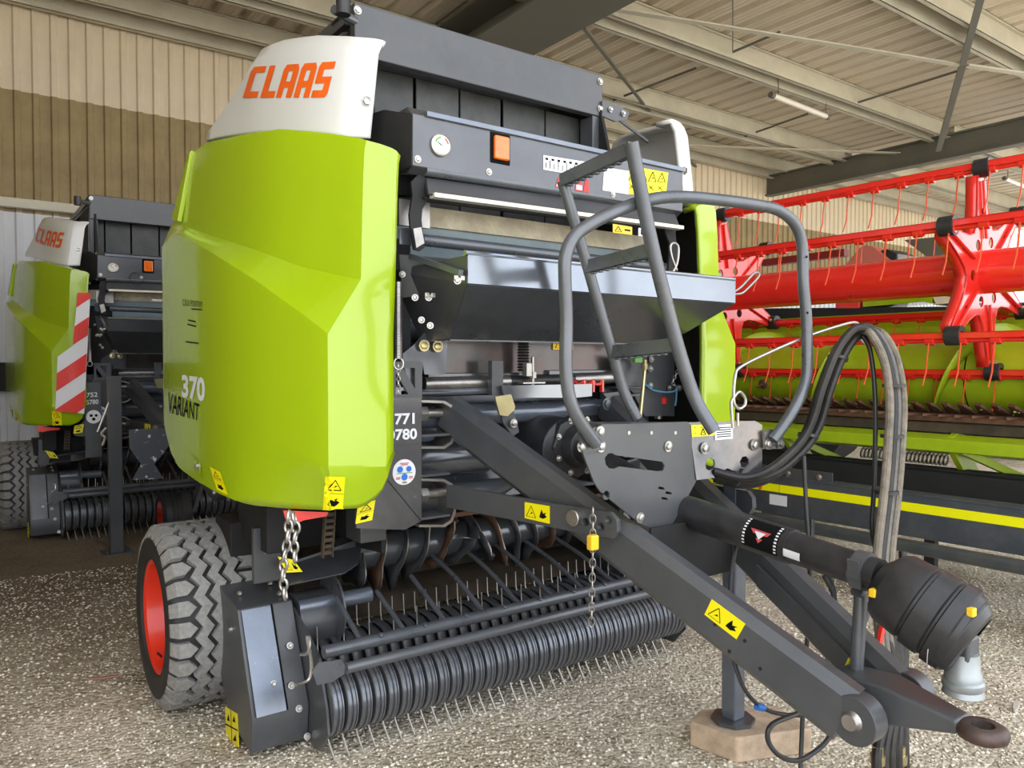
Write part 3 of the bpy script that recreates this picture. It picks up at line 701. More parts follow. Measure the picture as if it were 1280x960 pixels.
# tube and shaped hood below the box
MB().tube([U(531, 213, Y=2.66), U(843, 260, Y=2.66)], .021, 14).build('hood_tube', M_mid, B)
hq = [U(533, 222, Y=2.67), U(843, 266, Y=2.67)]; lo = [U(536, 242, Y=2.62), U(846, 283, Y=2.62)]
MB().prism([hq[0], lo[0], lo[0]+V((0, .01, -.004)), hq[0]+V((0, .02, 0))], hq[1]-hq[0]).build('hood_plate', M_dark, B)
MB().prism([lo[0]+V((.02, -.012, -.012)), lo[0]+V((.02, -.012, .006)), lo[0]+V((.02, .03, .006)), lo[0]+V((.02, .03, -.012))], lo[1]-lo[0]+V((.02, 0, 0))).build('hood_edge', M_cream, B, bevel=.002)
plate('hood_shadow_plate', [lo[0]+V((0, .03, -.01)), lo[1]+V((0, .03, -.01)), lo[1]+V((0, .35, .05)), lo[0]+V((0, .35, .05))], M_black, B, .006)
q = yq([(763, 290), (787, 293), (787, 283), (763, 279)], 2.63); s = sticker([p+V((0, -.015, -.005)) for p in q], mat('amber_sticker', (.85, .55, .02), .4), B, 'warning_sticker'); marks(tri_sym(.27, .5, .17, .32, .02)+[[(.6, .4), (.9, .4), (.9, .6), (.6, .6)]], [p+V((0, -.015, -.005)) for p in q], M_ink, s, .003)
s = sticker([p+V((0, -.015, -.005)) for p in yq([(795, 294), (812, 296), (812, 286), (795, 284)], 2.63)], M_wst, B, 'info_sticker'); marks(lines2([((.2, .2), (.2, .8)), ((.2, .2), (.5, .2)), ((.6, .2), (.6, .8)), ((.6, .2), (.9, .2)), ((.6, .5), (.9, .5))], .05), [p+V((0, -.015, -.005)) for p in yq([(795, 294), (812, 296), (812, 286), (795, 284)], 2.63)], M_ink, s, .003)
# belts and rollers behind the hood
def xband(v0, v1, Y, m, name, z_off=0, xa=1.5, xb=2.92, th=.02):
    z1 = U(600, v0, Y=Y).z; z0 = U(600, v1, Y=Y).z
    return MB().box((xa, Y, z0), (xb, Y+th, z1)).build(name, m, B)
wbz = [(258, 285)]
nb = 5; xa, xb = 1.38, 3.02
zt_, zb_ = U(527, 256, Y=2.9).z, U(527, 282, Y=2.9).z
MB().prism([(xa, 2.9, zb_), (xa, 2.92, zt_), (xa, 2.97, zt_), (xa, 2.95, zb_)], (xb-xa, 0, 0)).build('worn_band', M_belt, B)
MB().prism([(xa, 2.93, zb_), (xa, 3.0, zb_-.2), (xa, 3.02, zb_-.4), (xa, 3.05, zb_-.4), (xa, 3.02, zb_)], (xb-xa, 0, 0)).build('net_guide_plate', mat('grey_blue_enamel', (.36, .45, .50), .35, var=.1), B)
MB().tube([U(527, 300, Y=2.76), U(842, 336, Y=2.76)], .025, 16).build('net_roller', M_mid, B)
MB().lathe([(0, .1), (1.42, .1)], (1.5, 3.12, 2.02), (1, 0, 0), 24).build('upper_roller', M_shiny, B)
MB().lathe([(0, .09), (1.42, .09)], (1.5, 3.12, 1.78), (1, 0, 0), 24).build('upper_roller', M_dark, B)
# left hood arm (S shaped bracket) and its mate
armL = yq([(513, 228), (528, 212), (532, 228), (536, 238), (537, 244), (533, 252), (527, 262), (526, 275), (529, 300), (530, 310), (524, 314), (517, 312), (514, 296), (512, 280), (511, 268), (515, 245)], 2.68)
plate('hood_arm', armL, M_black, B, .012); plate('hood_arm', [mir(p) for p in armL], M_black, B, .012)
plate('hood_arm_plate', yq([(516, 286), (526, 284), (530, 304), (520, 310)], 2.665), M_raw, B, .008)
MB().box(U(499, 248, Y=2.75), U(499, 281, Y=2.75)+V((.14, .02, 0))).build('cassette_side', M_raw, B)
MB().box(U(499, 215, Y=2.85), U(514, 245, Y=2.85)+V((.1, .02, 0))).build('cassette_side', M_dark, B)
plate('cassette_sheet', yq([(499, 285), (511, 285), (514, 307), (499, 305)], 2.72), M_shiny, B, .006)
MB().box((1.36, 2.95, 1.5), (1.6, 3.0, 2.33)).build('front_upright', M_black, B, bevel=.004); MB().box((2.82, 2.95, 1.5), (3.06, 3.0, 2.33)).build('front_upright', M_black, B, bevel=.004)
# ---- tray for twine / net rolls
Yt = 2.3
zt1 = 1.985; zt0 = 1.885; xl2, xr2 = 1.472, 2.948
tr = MB()
A = [V((xl2, Yt, zt1)), V((xr2, Yt, zt1)), V((xr2, Yt, zt0)), V((xl2, Yt, zt0))]
Bq = [V((xl2+.12, 2.62, 1.70)), V((xr2-.12, 2.62, 1.70))]     # bottom line of the sloping floor
Cq = [V((xl2+.12, 2.85, 1.70)), V((xr2-.12, 2.85, 1.70))]
D_ = [V((xl2, 2.9, 1.985)), V((xr2, 2.9, 1.985))]
tr.add([A[0], A[1], A[2], A[3]], [[0, 1, 2, 3]])
trf = MB().add(A, [[0, 1, 2, 3]]).build('tray_lip', M_lip, B, smooth=0); sm = trf.modifiers.new('t', 'SOLIDIFY'); sm.thickness = .006
MB().tube([A[0]+V((-.005, .008, .008)), A[1]+V((.005, .008, .008))], .011, 10).build('lip_bead', M_lip, trf)
tf = MB(); tf.add([A[3], A[2], Bq[1], Bq[0], Cq[0], Cq[1]], [[0, 1, 2, 3], [3, 2, 5, 4]]); tfo = tf.build('tray_floor', M_shiny, B, smooth=0); sm = tfo.modifiers.new('t', 'SOLIDIFY'); sm.thickness = .006
sdL = [A[0], A[3], Bq[0], Cq[0], D_[0]]; sdR = [A[1], A[2], Bq[1], Cq[1], D_[1]]
for q in (sdL, sdR): so_ = MB().add(q, [[0, 1, 2, 3, 4]]).build('tray_side', M_dark, B, smooth=0); sm = so_.modifiers.new('t', 'SOLIDIFY'); sm.thickness = .006
MB().bar(Bq[0], Bq[1], .015, .015).build('tray_seam', M_mid, tfo)
# big black gusset plate on the left of the tray
gus = plate('tray_gusset', [U(499, 318, Y=2.72), U(512, 319, Y=2.70), U(578, 343, Y=2.32), U(578, 370, Y=2.32), U(555, 398, Y=2.5), U(526, 432, Y=2.7), U(499, 442, Y=2.75)], M_dark, B, .008)
gus2 = plate('tray_gusset', [mir(p) for p in (U(499, 318, Y=2.72), U(512, 319, Y=2.70), U(578, 343, Y=2.32), U(578, 370, Y=2.32), U(555, 398, Y=2.5), U(526, 432, Y=2.7), U(499, 442, Y=2.75))], M_dark, B, .008)
MB().bar(U(514, 320, Y=2.69), U(576, 341, Y=2.31), .02, .02).build('gusset_edge', M_mid, gus)
for i, (u, v, y) in enumerate(((503, 343, 2.7), (519, 372, 2.6), (527, 400, 2.6), (538, 407, 2.55), (536, 372, 2.52), (572, 351, 2.3))):
    bolt(U(u, v, Y=y-.02), (-.6, -.8, 0), .009, gus)
for (u, v) in ((571, 352), (535, 373)):   # wing nuts
    c = U(u, v, Y=2.29 if u > 550 else 2.5)
    MB().box(c+V((-.022, -.02, .002)), c+V((-.004, -.012, .02))).box(c+V((.004, -.02, .002)), c+V((.022, -.012, .02))).build('wing_nut', M_steel, gus, bevel=.003)
# spring clip on the tray's right end
MB().tube(smoothpath([U(u, v, Y=2.32) for u, v in ((918, 368), (926, 367), (933, 362), (948, 346), (947, 341), (941, 343), (927, 358), (916, 366))], 5), .006, 8).build('spring_clip', M_raw, B)
MB().tube(smoothpath([U(u, v, Y=2.55) for u, v in ((838, 345), (846, 330), (848, 310), (843, 304), (838, 308), (840, 322), (846, 338))], 5), .006, 8).build('spring_clip', M_steel, B)
# long coil spring with chain at the left edge
sp = U(498, 352, Y=2.62); sb = U(498, 448, Y=2.62); pts = []
for i in range(52*8+1):
    t = i/(52*8); a = 2*PI*i/8; p = sp.lerp(sb, t); pts.append(p+V((math.cos(a)*.012, math.sin(a)*.012, 0)))
MB().tube(pts, .0028, 5).build('coil_spring', M_raw, B)
MB().tube([sb+V((math.cos(a)*.02, 0, -.02+math.sin(a)*.022)) for a in [2*PI*i/14 for i in range(14)]], .004, 6, closed=True).build('spring_hook', M_steel, B)
# ---- middle: cover plates, shafts, tubes
mp = MB().box((1.66, 2.93, 1.545), (2.80, 2.96, 1.80)).build('cover_plate', mat('reflection_tinted_sheet', (.09, .088, .086), .2, .6, var=.25, vscale=5, dust=.35, dustcol=(.22, .07, .05)), B, bevel=.004)  # reddish blotches paint in the red tint reflected by the sheet
MB().box((1.66, 2.905, 1.48), (2.22, 2.94, 1.56)).build('cover_ledge', M_shiny, B, bevel=.004); MB().box((2.33, 2.905, 1.50), (2.85, 2.94, 1.57)).build('cover_ledge', M_shiny, B, bevel=.004)
sidec = plate('hinge_plate', yq([(503, 442), (518, 430), (545, 398), (560, 410), (556, 468), (530, 468), (528, 455), (525, 500), (518, 500), (503, 455)], 2.8), M_shiny, B, .008)
for u, v in ((530, 432), (547, 433), (553, 418)): bolt(U(u, v, Y=2.78), (0, -1, 0), .017, sidec, M_yzinc, .01)
# rectangular brace with triangular cut-outs
plate('brace_plate', yq([(489, 452), (527, 452), (527, 498), (489, 498)], 2.78), M_dark, B, .01, holes=[yq([(503, 460), (518, 460), (518, 486)], 2.78), yq([(494, 466), (510, 493), (494, 493)], 2.78)])
MB().tube([U(529, 480, Y=2.9), U(635, 477, Y=2.9)], .03, 16).build('cross_shaft', M_raw, B)
MB().tube([U(633, 477, Y=2.9), U(715, 474, Y=2.9)], .027, 16).build('cross_shaft', M_plast, B); MB().tube([U(715, 474, Y=2.9), U(785, 471, Y=2.9)], .03, 16).build('cross_shaft', M_raw, B)
MB().tube([U(527, 491, Y=2.88), U(594, 489, Y=2.88), U(630, 487, Y=2.88)], .015, 10).build('tension_rod', M_mid, B)
plate('front_rail', yq([(626, 482), (739, 480), (739, 495), (720, 497), (632, 497), (628, 492)], 2.8), M_lip, B, .012)
MB().box(U(615, 451, Y=2.82), U(622, 494, Y=2.82)+V((.0, .03, 0))).box(U(622, 451, Y=2.82), U(629, 494, Y=2.82)+V((0, .005, 0))).build('strap', M_dark, B)
plate('latch_plate', yq([(618, 496), (638, 493), (643, 508), (642, 512), (634, 520), (624, 519)], 2.78), M_yzinc, B, .012)
plate('latch_arm', yq([(625, 516), (640, 512), (646, 530), (648, 540), (640, 545), (628, 528)], 2.8), M_dark, B, .012); bolt(U(642, 529, Y=2.78), (0, -1, 0), .014, B)
# bristle column, zinc adjuster, red clip
br = MB(); c = U(654, 440, Y=2.87)
for i in range(14): br.lathe([(0, .022), (.006, .030), (.012, .022)], c+V((0, 0, -.09+i*.0135)), (0, 0, 1), 10)
br.build('bellows', M_rub, B)
a0 = U(666, 446, Y=2.84); MB().tube([a0, a0+V((0, 0, -.17))], .009, 8).lathe([(0, .018), (.03, .018)], a0+V((0, 0, -.10)), (0, 0, 1), 6).box(a0+V((-.07, -.02, -.125)), a0+V((.06, .03, -.117))).box(a0+V((-.05, -.02, -.09)), a0+V((-.02, .02, -.03))).build('adjuster_screw', M_steel, B, bevel=.001)
rc = MB()
for i in range(3):
    x = U(724+11.5*i, 475, Y=2.84); rc.tube([x+V((.028*math.cos(t), 0, .022*math.sin(t))) for t in [PI+PI*j/8 for j in range(9)]], .008, 6); rc.box(x+V((.022, -.01, -.06)), x+V((.034, .01, .0)))
rc.box(U(719, 476, Y=2.84)+V((0, -.008, -.02)), U(754, 472, Y=2.84)+V((0, .008, -.03))); rc.build('red_clip', M_redp, B)
q = yq([(691, 437), (716, 437), (716, 425), (691, 425)], 2.925); s = sticker(q, mat('amber_sticker', (.85, .55, .02), .4), B, 'warning_sticker'); marks(tri_sym(.27, .5, .17, .32, .02)+[[(.6, .3), (.9, .4), (.7, .7)]], q, M_ink, s, .003)
# round tube across the drawbar mounts + big rollers and transmission case
MB().tube([V((1.62, 2.95, 1.37)), V((2.72, 2.95, 1.37))], .052, 20).build('cross_tube', M_blue, B)
MB().tube([V((1.45, 3.02, 1.17)), V((2.02, 3.02, 1.17)), V((2.07, 3.02, 1.17)), V((2.12, 3.02, 1.18))], [.085, .085, .06, .05], 22).build('rotor_roller', M_shiny, B)
MB().tube([V((1.45, 2.98, 1.0)), V((2.02, 2.98, 1.0)), V((2.15, 2.98, 1.03))], [.06, .06, .03], 20).build('lower_roller', M_dark, B)
MB().box((1.48, 3.08, .95), (2.9, 3.2, 1.45)).build('front_wall', M_blue, B)
MB().box((1.48, 3.05, .885), (2.9, 3.25, .905)).build('stripper_bar', M_rust, B)
gb = MB(); gcx = V((2.30, 2.85, 1.20))
gb.lathe([(-.14, .10), (-.12, .15), (.10, .16), (.14, .13)], gcx, (0, 1, 0), 26); gb.build('gearbox', M_plast, B, bevel=.008)
gb = MB(); gc2 = V((2.34, 2.70, 1.22)); gb.lathe([(0, .145), (.02, .155), (.05, .15)], gc2, (0, 1, 0), 8); gb.lathe([(-.05, .085), (0, .105), (.02, .11)], gc2, (0, 1, 0), 26)
gbx = gb.build('gearbox_cover', M_plast, B, bevel=.006, smooth=40)
for i in range(8): a = PI/8+i*PI/4; bolt(gc2+V((.13*math.cos(a), -.001, .13*math.sin(a))), (0, -1, 0), .010, gbx)
MB().tube([gc2+V((0, .02, 0)), V((CX, 2.0, 1.06))], [.06, .055], 16).build('input_shaft', M_plast, B)
# right end plates by the ladder
plate('side_bracket', yq([(773, 447), (842, 437), (842, 520), (805, 520), (790, 490), (776, 480)], 2.85), M_dark, B, .012)
for u, v in ((814, 449), (813, 461), (813, 482), (837, 485), (849, 485)): bolt(U(u, v, Y=2.83), (0, -1, 0), .012, B)
plate('tube_gusset', yq([(753, 492), (778, 489), (800, 528), (785, 530)], 2.8), M_dark, B, .012); bolt(U(759, 505, Y=2.79), (0, -1, 0), .022, B, M_mid)
MB().tube([U(806, 455, Y=2.78), U(806, 462, Y=2.78), U(800, 523, Y=2.7)], .010, 8).build('push_rod', M_yzinc, B)
MB().box(U(794, 444, Y=2.78), U(803, 453, Y=2.78)+V((0, .02, 0))).build('green_tag', M_green, B)
MB().lathe([(0, .018), (.03, .018), (.03, .012), (.05, .012)], U(806, 462, Y=2.78), (0, 0, 1), 8).build('rod_end', M_yzinc, B)
MB().tube([U(791, 429, Y=2.8)+V((.028*math.cos(t), 0, .028*math.sin(t))) for t in [2*PI*i/16 for i in range(16)]], .007, 6, closed=True).build('lifting_eye', M_yzinc, B)
MB().tube(smoothpath([U(u, v, Y=2.8) for u, v in ((805, 478), (815, 487), (830, 490), (843, 489), (846, 483), (845, 500), (844, 507))], 4), .005, 6).build('blue_cord', M_bluecord, B)
vb = U(820, 512, Y=2.9); MB().tube([vb+V((-.06, 0, 0)), vb+V((.1, 0, 0))], .02, 10).tube([vb+V((.02, 0, -.05)), vb+V((.02, 0, .04))], .022, 10).tube([vb+V((-.04, 0, .02)), vb+V((.08, 0, .025))], .01, 8).build('valve_block', M_raw, B)
MB().lathe([(0, .004), (.005, .02), (.03, .022), (.045, .01)], U(829, 506, Y=2.85), (0, 0, 1), 12).build('red_knob', M_rlet, B)
MB().box((2.6, 2.9, 1.0), (2.95, 3.05, 1.34)).build('mount_block', M_black, B, bevel=.01)
# ---- number plate on the left
npq = yq([(487, 497), (526, 497), (526, 651), (505, 662), (445, 660), (444, 640), (470, 615), (484, 595)], 2.77)
npl = plate('number_plate', npq, mat('plate_grey', (.11, .11, .115), .25, .5, var=.2, dust=.3, dustcol=(.2, .16, .12)), B, .012)
only(lettering('771', yq([(493, 531), (518, 530), (518, 516), (493, 517)], 2.762), M_wst, npl, bold=.03)); only(lettering('0780', yq([(484, 551), (521, 549), (521, 535), (484, 537)], 2.762), M_wst, npl, bold=.03))
marks(lines2([((0, .5), (1, .5))], .02), yq([(487, 560), (526, 556), (526, 552), (487, 556)], 2.765), M_ink, npl)
marks(lines2([((0, 1), (1, 0))], .008), yq([(484, 651), (526, 651), (526, 600), (484, 600)], 2.765), M_ink, npl, name='seam')
ic = U(505, 590, Y=2.762); ds = MB().lathe([(0, .052), (.002, .052)], ic, (0, -1, 0), 28).build('round_sticker', M_wst, npl)
iq = [ic+V((a, -.004, b_)) for a, b_ in ((-.05, -.05), (.05, -.05), (.05, .05), (-.05, .05))]
def disc2(cx, cy, r, n=14): return [(cx+r*math.cos(2*PI*i/n), cy+r*math.sin(2*PI*i/n)) for i in range(n)]
marks([disc2(.3, .62, .13), disc2(.7, .62, .12), disc2(.5, .3, .14)], iq, M_blueink, ds, .001, 'blue_dots')
marks(lines2([((.3, .86), (.7, .86)), ((.35, .8), (.65, .8)), ((.12, .3), (.3, .3)), ((.12, .24), (.3, .24)), ((.7, .3), (.88, .3)), ((.7, .24), (.88, .24)), ((.4, .1), (.6, .1))], .015), iq, M_rlet, ds, .001, 'red_text'); marks(lines2([((.15, .46), (.85, .46)), ((.4, .06), (.62, .06))], .015), iq, M_green, ds, .001, 'green_text')
warning(yq([(444, 655), (465, 650), (469, 625), (447, 632)], 2.75), B, 'v')
# ---- U brackets with bolts that carry the drawbar, left and right
def ubracket(z, g):
    mb = MB(); h = .095
    for dz in (-h, h-.012): mb.box((1.56, 2.79, z+dz), (1.70, 2.96, z+dz+.012))
    mb.box((1.56, 2.94, z-h), (1.70, 2.97, z+h))
    vs = [g(p) for p in mb.v]; m2 = MB(); m2.add(vs, mb.f); o = m2.build('mount_bracket', M_dark, B, bevel=.004)
    a, b_ = g((1.60, 2.86, z)), g((1.74, 2.86, z)); MB().tube([a, b_], .022, 12).build('mount_pin', M_raw, o); MB().tube([g((1.585, 2.86, z)), g((1.62, 2.86, z))], .034, 6).build('mount_nut', M_steel, o)
for g in (lambda p: V(p), mir): ubracket(1.39, g); ubracket(1.045, g)
for dv in (0, 98):
    po = [(524, 500), (556, 501), (566, 507), (570, 518), (570, 542), (566, 554), (556, 561), (524, 561)]; pi_ = [(524, 558), (554, 558), (563, 552), (567, 541), (567, 519), (563, 509), (554, 504), (524, 503)]
    pts = [U(u, v+dv, Y=2.79) for u, v in po+pi_]
    for g in (lambda p: V(p), mir):
        q_ = [g(p) for p in pts]; m_ = MB(); n_ = len(q_); d_ = V((0, .14, 0)); h_ = n_//2
        m_.add(q_+[p+d_ for p in q_], [[i, i+1, n_-2-i, n_-1-i] for i in range(h_-1)]+[[n_+i, n_+n_-1-i, n_+n_-2-i, n_+i+1] for i in range(h_-1)]+[[i, (i+1) % n_, n_+(i+1) % n_, n_+i] for i in range(n_)])
        m_.build('clevis', M_raw if g((0, 0, 0)).x == 0 else M_dark, B)
# ---- drawbar beams
def beam(pa, pb, w_, ha, hb, name, g, m=M_dark, nseg=1):
    a, b_ = V(pa), V(pb); t = (b_-a).normalized(); x = t.cross(V((0, 0, 1))).normalized(); y = x.cross(t).normalized(); c = .028; out = []
    for p, h in ((a, ha), (b_, hb)):
        hw, hh = w_/2, h/2
        out.append([p+x*s1*(hw-(c if k else 0))+y*s2*(hh-(0 if k else c)) for s1, s2, k in ((-1, -1, 1), (1, -1, 1), (1, -1, 0), (1, 1, 0), (1, 1, 1), (-1, 1, 1), (-1, 1, 0), (-1, -1, 0))])
    vs = [g(p) for r in out for p in r]; fs = [list(range(8)), list(range(8, 16))]+[[i, (i+1) % 8, 8+(i+1) % 8, 8+i] for i in range(8)]
    return MB().add(vs, fs).build(name, m, B, smooth=0)
PB0, PB1 = (1.74, 2.86, 1.385), (2.085, 1.21, .585)
for g in (lambda p: V(p), mir):
    bm_ = beam(PB0, PB1, .10, .165, .175, 'drawbar_beam', g)
    a, b_ = V(PB0), V(PB1); t = (b_-a).normalized()
    # rounded ear at the hitch end
    hc = V((2.085, 1.172, .592)); ear = circ(hc, .085, t, t.cross(V((1, 0, 0))).normalized(), 20)
    mb = MB(); mb.lathe([(-.05, .070), (.015, .070)] if g(hc).x < CX else [(-.015, .070), (.05, .070)], g(hc), (1, 0, 0), 28); mb.build('drawbar_ear', M_dark, bm_, bevel=.003)
    mb = MB(); mb.lathe([(-.068, .022), (-.055, .026), (-.05, .03), (0, .03)] if g(hc).x < CX else [(0, .03), (.05, .03), (.055, .026), (.068, .022)], g(hc), (1, 0, 0), 20); mb.build('hitch_bolt', M_raw, bm_)
    for tt, dz in ((.77, .0), (.80, -.05), (.83, .02), (.86, -.03)):
        p = a.lerp(b_, tt)+V((-.052, 0, dz)); MB().lathe([(0, .006), (.002, .006)], g(p), (-1 if g(p).x < CX else 1, 0, 0), 8).build('plug', M_black, bm_)
bL = [o for o in B.children if o.name.startswith('drawbar_beam')][0]; bvB = bvh_of(bL)
def bsticker(q2):
    pts = [onsurf(u, v, bvB) for u, v in q2]; q = [p+(n*.001) for p, n in pts]; return warning(q, bL, 'h')
bsticker([(881, 768), (921, 799), (932, 780), (890, 749)])
brs = [o for o in B.children if o.name.startswith('drawbar_beam')][1]; bvR = bvh_of(brs)
q = [onsurf(u, v, bvR)[0] for u, v in ((1054, 838), (1066, 847), (1072, 829), (1061, 822))]; warning([p+(CAM-p).normalized()*.004 for p in q], brs, 'h')
# lower link arm
Aq = [U(562, 607, Y=2.84), U(562, 634, Y=2.84)]; 
def lnk(u, v, t): # plane following the beam's outer face
    return U(u, v, pl=((1.68, 2.84, 1.04), (1.0, .17, 0)))
armq = [lnk(u, v, 0) for u, v in ((560, 606), (700, 630), (745, 637), (765, 640), (773, 650), (774, 664), (768, 673), (750, 670), (640, 649), (560, 634))]
hl = [circ(lnk(u, v, 0), .014, V((0, 1, 0)), V((0, 0, 1)), 10) for u, v in ((734, 652), (752, 660), (745, 648), (763, 651))]
hn_ = V((1.0, .17, 0)).normalized(); exl = V((-.17, 1, 0)).normalized()
hl = [circ(lnk(u, v, 0), .015, exl, V((0, 0, 1)), 10) for u, v in ((734, 652), (753, 658), (763, 650))]
lk = plate('link_arm', armq, M_dark, B, .02, holes=hl, bevel=.003)
lk2 = plate('link_arm', [mir(p) for p in armq], M_dark, B, .02)
MB().lathe([(0, .03), (.03, .03), (.033, .027)], lnk(722, 646, 0), -hn_, 20).build('link_pin', M_raw, lk)
warning([lnk(u, v, 0)-hn_*.012 for u, v in ((659, 647), (690, 654), (690, 632), (659, 627))], lk, 'h')
# ---- hitch: forked drawbar eye
hit = MB()
pv = V((CX, 1.165, .598)); eye = V((CX, .905, .617))
hit.add([(CX-.07, 1.32, .56), (CX+.07, 1.32, .56), (CX+.07, 1.32, .66), (CX-.07, 1.32, .66), (CX-.065, 1.16, .555), (CX+.065, 1.16, .555), (CX+.065, 1.16, .675), (CX-.065, 1.16, .675), (CX-.04, .95, .600), (CX+.04, .95, .600), (CX+.04, .95, .640), (CX-.04, .95, .640)], [[3, 2, 1, 0], [8, 9, 10, 11]]+[[a+i, a+(i+1) % 4, a+4+(i+1) % 4, a+4+i] for a in (0, 4) for i in range(4)])
ho = hit.build('hitch_arm', M_dark, B, bevel=.012)
MB().lathe([(-.020, .030), (-.022, .046), (-.014, .060), (.0, .064), (.014, .060), (.022, .046), (.020, .030)], eye, (0, 0, 1), 30, cap=False, closed=True).build('towing_eye', mat('worn_eye', (.08, .065, .06), .5, .4, var=.5, vscale=12, dust=.6, dustcol=(.2, .08, .04)), ho, smooth=45)
# V plates joining the beams, with inner web
for g in (lambda p: V(p), mir):
    plate('beam_web', [g(p) for p in ((2.03, 1.75, .78), (2.13, 1.2, .52), (2.13, 1.2, .60), (2.04, 1.75, .86))], M_dark, B, .01)
plate('cross_web', [V((1.98, 1.9, 1.02)), V((2.44, 1.9, 1.02)), V((2.44, 1.9, .80)), V((1.98, 1.9, .80))], M_black, B, .012)
# ---- console plate carrying ladder and hoses
YC = 1.93
only(plate('console_front', yq([(726, 562), (722, 541), (752, 531), (858, 527), (864, 533), (870, 600), (842, 651), (834, 661), (826, 662), (800, 655), (750, 615), (742, 603)], YC), M_dark, B, .008,
   holes=[yq([(755, 572), (759, 567), (764, 566), (769, 569), (827, 577), (830, 582), (828, 588), (822, 589), (773, 583), (767, 586), (760, 585), (756, 580)], YC),
          circ(U(757, 619, Y=YC), .016, (1, 0, 0), (0, 0, 1), 12)]+[yq([(u, v), (u+7, v+1), (u+8, v+4), (u, v+3)], YC) for u, v in ((822, 608), (831, 614), (826, 621))]))
cf = [o for o in B.children if o.name.startswith('console_front')][0]
p2a, p2b = U(864, 530, Y=YC), U(950, 530, Y=YC-.09)
n2 = (p2b-p2a).cross(V((0, 0, 1))).normalized(); pl2 = (p2a, n2)
def c2(pts): return [U(u, v, pl=pl2) for u, v in pts]
ex2 = V((p2b-p2a)).normalized(); ex2.z = 0; ex2.normalize()
keyL = c2([(881, 581), (883, 575), (887, 572), (892, 575), (893, 581), (891, 585), (886, 588), (882, 586)])
keyR = c2([(924, 577), (927, 571), (932, 570), (935, 574), (935, 580), (931, 584), (926, 584)])
cs_ = plate('console_side', c2([(860, 528), (943, 526), (952, 531), (952, 588), (925, 592), (929, 586), (925, 585), (919, 592), (915, 588), (909, 585), (903, 588), (899, 594), (891, 586), (888, 589), (893, 597), (870, 600)]), mat('brushed_console', (.17, .18, .20), .28, .7, var=.25, vscale=7, dust=.45, dustcol=(.42, .30, .2)), B, .008, holes=[keyL, keyR]); only(cs_)
plate_top = plate('console_top', [U(752, 531, Y=YC), p2a, U(950, 530, Y=YC-.09), U(950, 530, Y=YC-.09)+V((0, .16, .0)), U(752, 531, Y=YC)+V((0, .10, 0))], M_dark, B, .005); only(plate_top)
for u, v in ((750, 540), (727, 558), (751, 558), (835, 558), (800, 647)): only(bolt(U(u, v, Y=YC-.006), (0, -1, 0), .014, cf))
for u, v in ((879, 560), (941, 556)): only(bolt(U(u, v, pl=pl2)-n2*0+V((0, -.006, 0)), (0, -1, 0), .016, cs_))
for u, v in ((786, 541), (814, 541), (844, 541)): MB().lathe([(0, .007), (.002, .007)], U(u, v, Y=YC-.004), (0, -1, 0), 8).build('small_hole', M_steel, cf)
s = sticker([p+V((0, -.006, 0)) for p in c2([(863, 546), (891, 544), (891, 530), (862, 531)])], M_yel, cs_, 'warning_sticker')
marks(tri_sym(.5, .4, .11, .28, .02)+lines2([((.66, .3), (.92, .3)), ((.66, .3), (.66, .7)), ((.92, .3), (.92, .7)), ((.66, .7), (.92, .7)), ((.1, .75), (.2, .75)), ((.1, .3), (.2, .3)), ((.4, .75), (.5, .75))], .018), [p+V((0, -.006, 0)) for p in c2([(863, 546), (891, 544), (891, 530), (862, 531)])], M_ink, s, .003)
s = sticker([p+V((0, -.006, 0)) for p in c2([(892, 550), (914, 548), (914, 530), (891, 531)])], M_wst, cs_, 'info_sticker'); marks(lines2([((.1, .8-.15*i), (.9, .8-.15*i)) for i in range(5)], .03), [p+V((0, -.006, 0)) for p in c2([(892, 550), (914, 548), (914, 530), (891, 531)])], M_ink, s, .003)
# ---- ladder, folded up
lpl = ((1.8, 2, 2.27), (.94, 0, .34))
def L(u, v): return U(u, v, pl=lpl)
lad = MB().tube(rounded([L(703, 226), L(735, 335), L(765, 440), L(780, 492), L(797, 524)], .12), .021, 14).build('ladder_stile', M_mid, B); only(lad)
lad2 = MB().tube(rounded([L(789, 178), L(815, 310), L(848, 438), L(868, 500), L(893, 540)], .12), .024, 14).build('ladder_stile', M_mid, B); only(lad2)
for (a, b_) in (((703, 226), (790, 186)), ((733, 334), (818, 312)), ((764, 440), (846, 431))):
    A_, B_ = L(*a), L(*b_); t = (B_-A_).normalized(); mb = MB().bar(A_, B_, .030, .048)
    for i in range(8): p = A_.lerp(B_, .12+.1*i); mb.bar(p+V((0, 0, -.024)), p+V((0, 0, -.032))+t*.0, .02, .02, upv=(1, 0, 0))
    only(mb.build('ladder_rung', M_mid, B, bevel=.003))
# ---- handrail hoop
hy = [(745, 555, 1.90), (718, 515, 1.89), (708, 470, 1.89), (708, 400, 1.89), (706, 345, 1.88), (707, 320, 1.88), (716, 298, 1.88), (735, 282, 1.87), (770, 264, 1.86), (810, 250, 1.85), (850, 246, 1.83), (900, 250, 1.80), (950, 257, 1.78), (975, 264, 1.77), (995, 282, 1.76), (1003, 310, 1.76), (1004, 350, 1.76), (1008, 400, 1.76), (1009, 460, 1.76), (1006, 480, 1.76), (997, 503, 1.76), (982, 528, 1.78), (966, 550, 1.80)]
hp_ = [U(u, v, Y=y) for u, v, y in hy]
only(MB().tube(smoothpath(hp_, 5), .0215, 14).build('handrail', M_mid, B))
fl = plate('rail_flange', [U(u, v, Y=1.82) for u, v in ((954, 540), (960, 536), (966, 537), (979, 548), (979, 559), (976, 561), (955, 561))], M_raw, B, .01); only(fl)
for u, v in ((959, 555), (975, 555)): only(bolt(U(u, v, Y=1.81), (0, -1, 0), .013, fl))
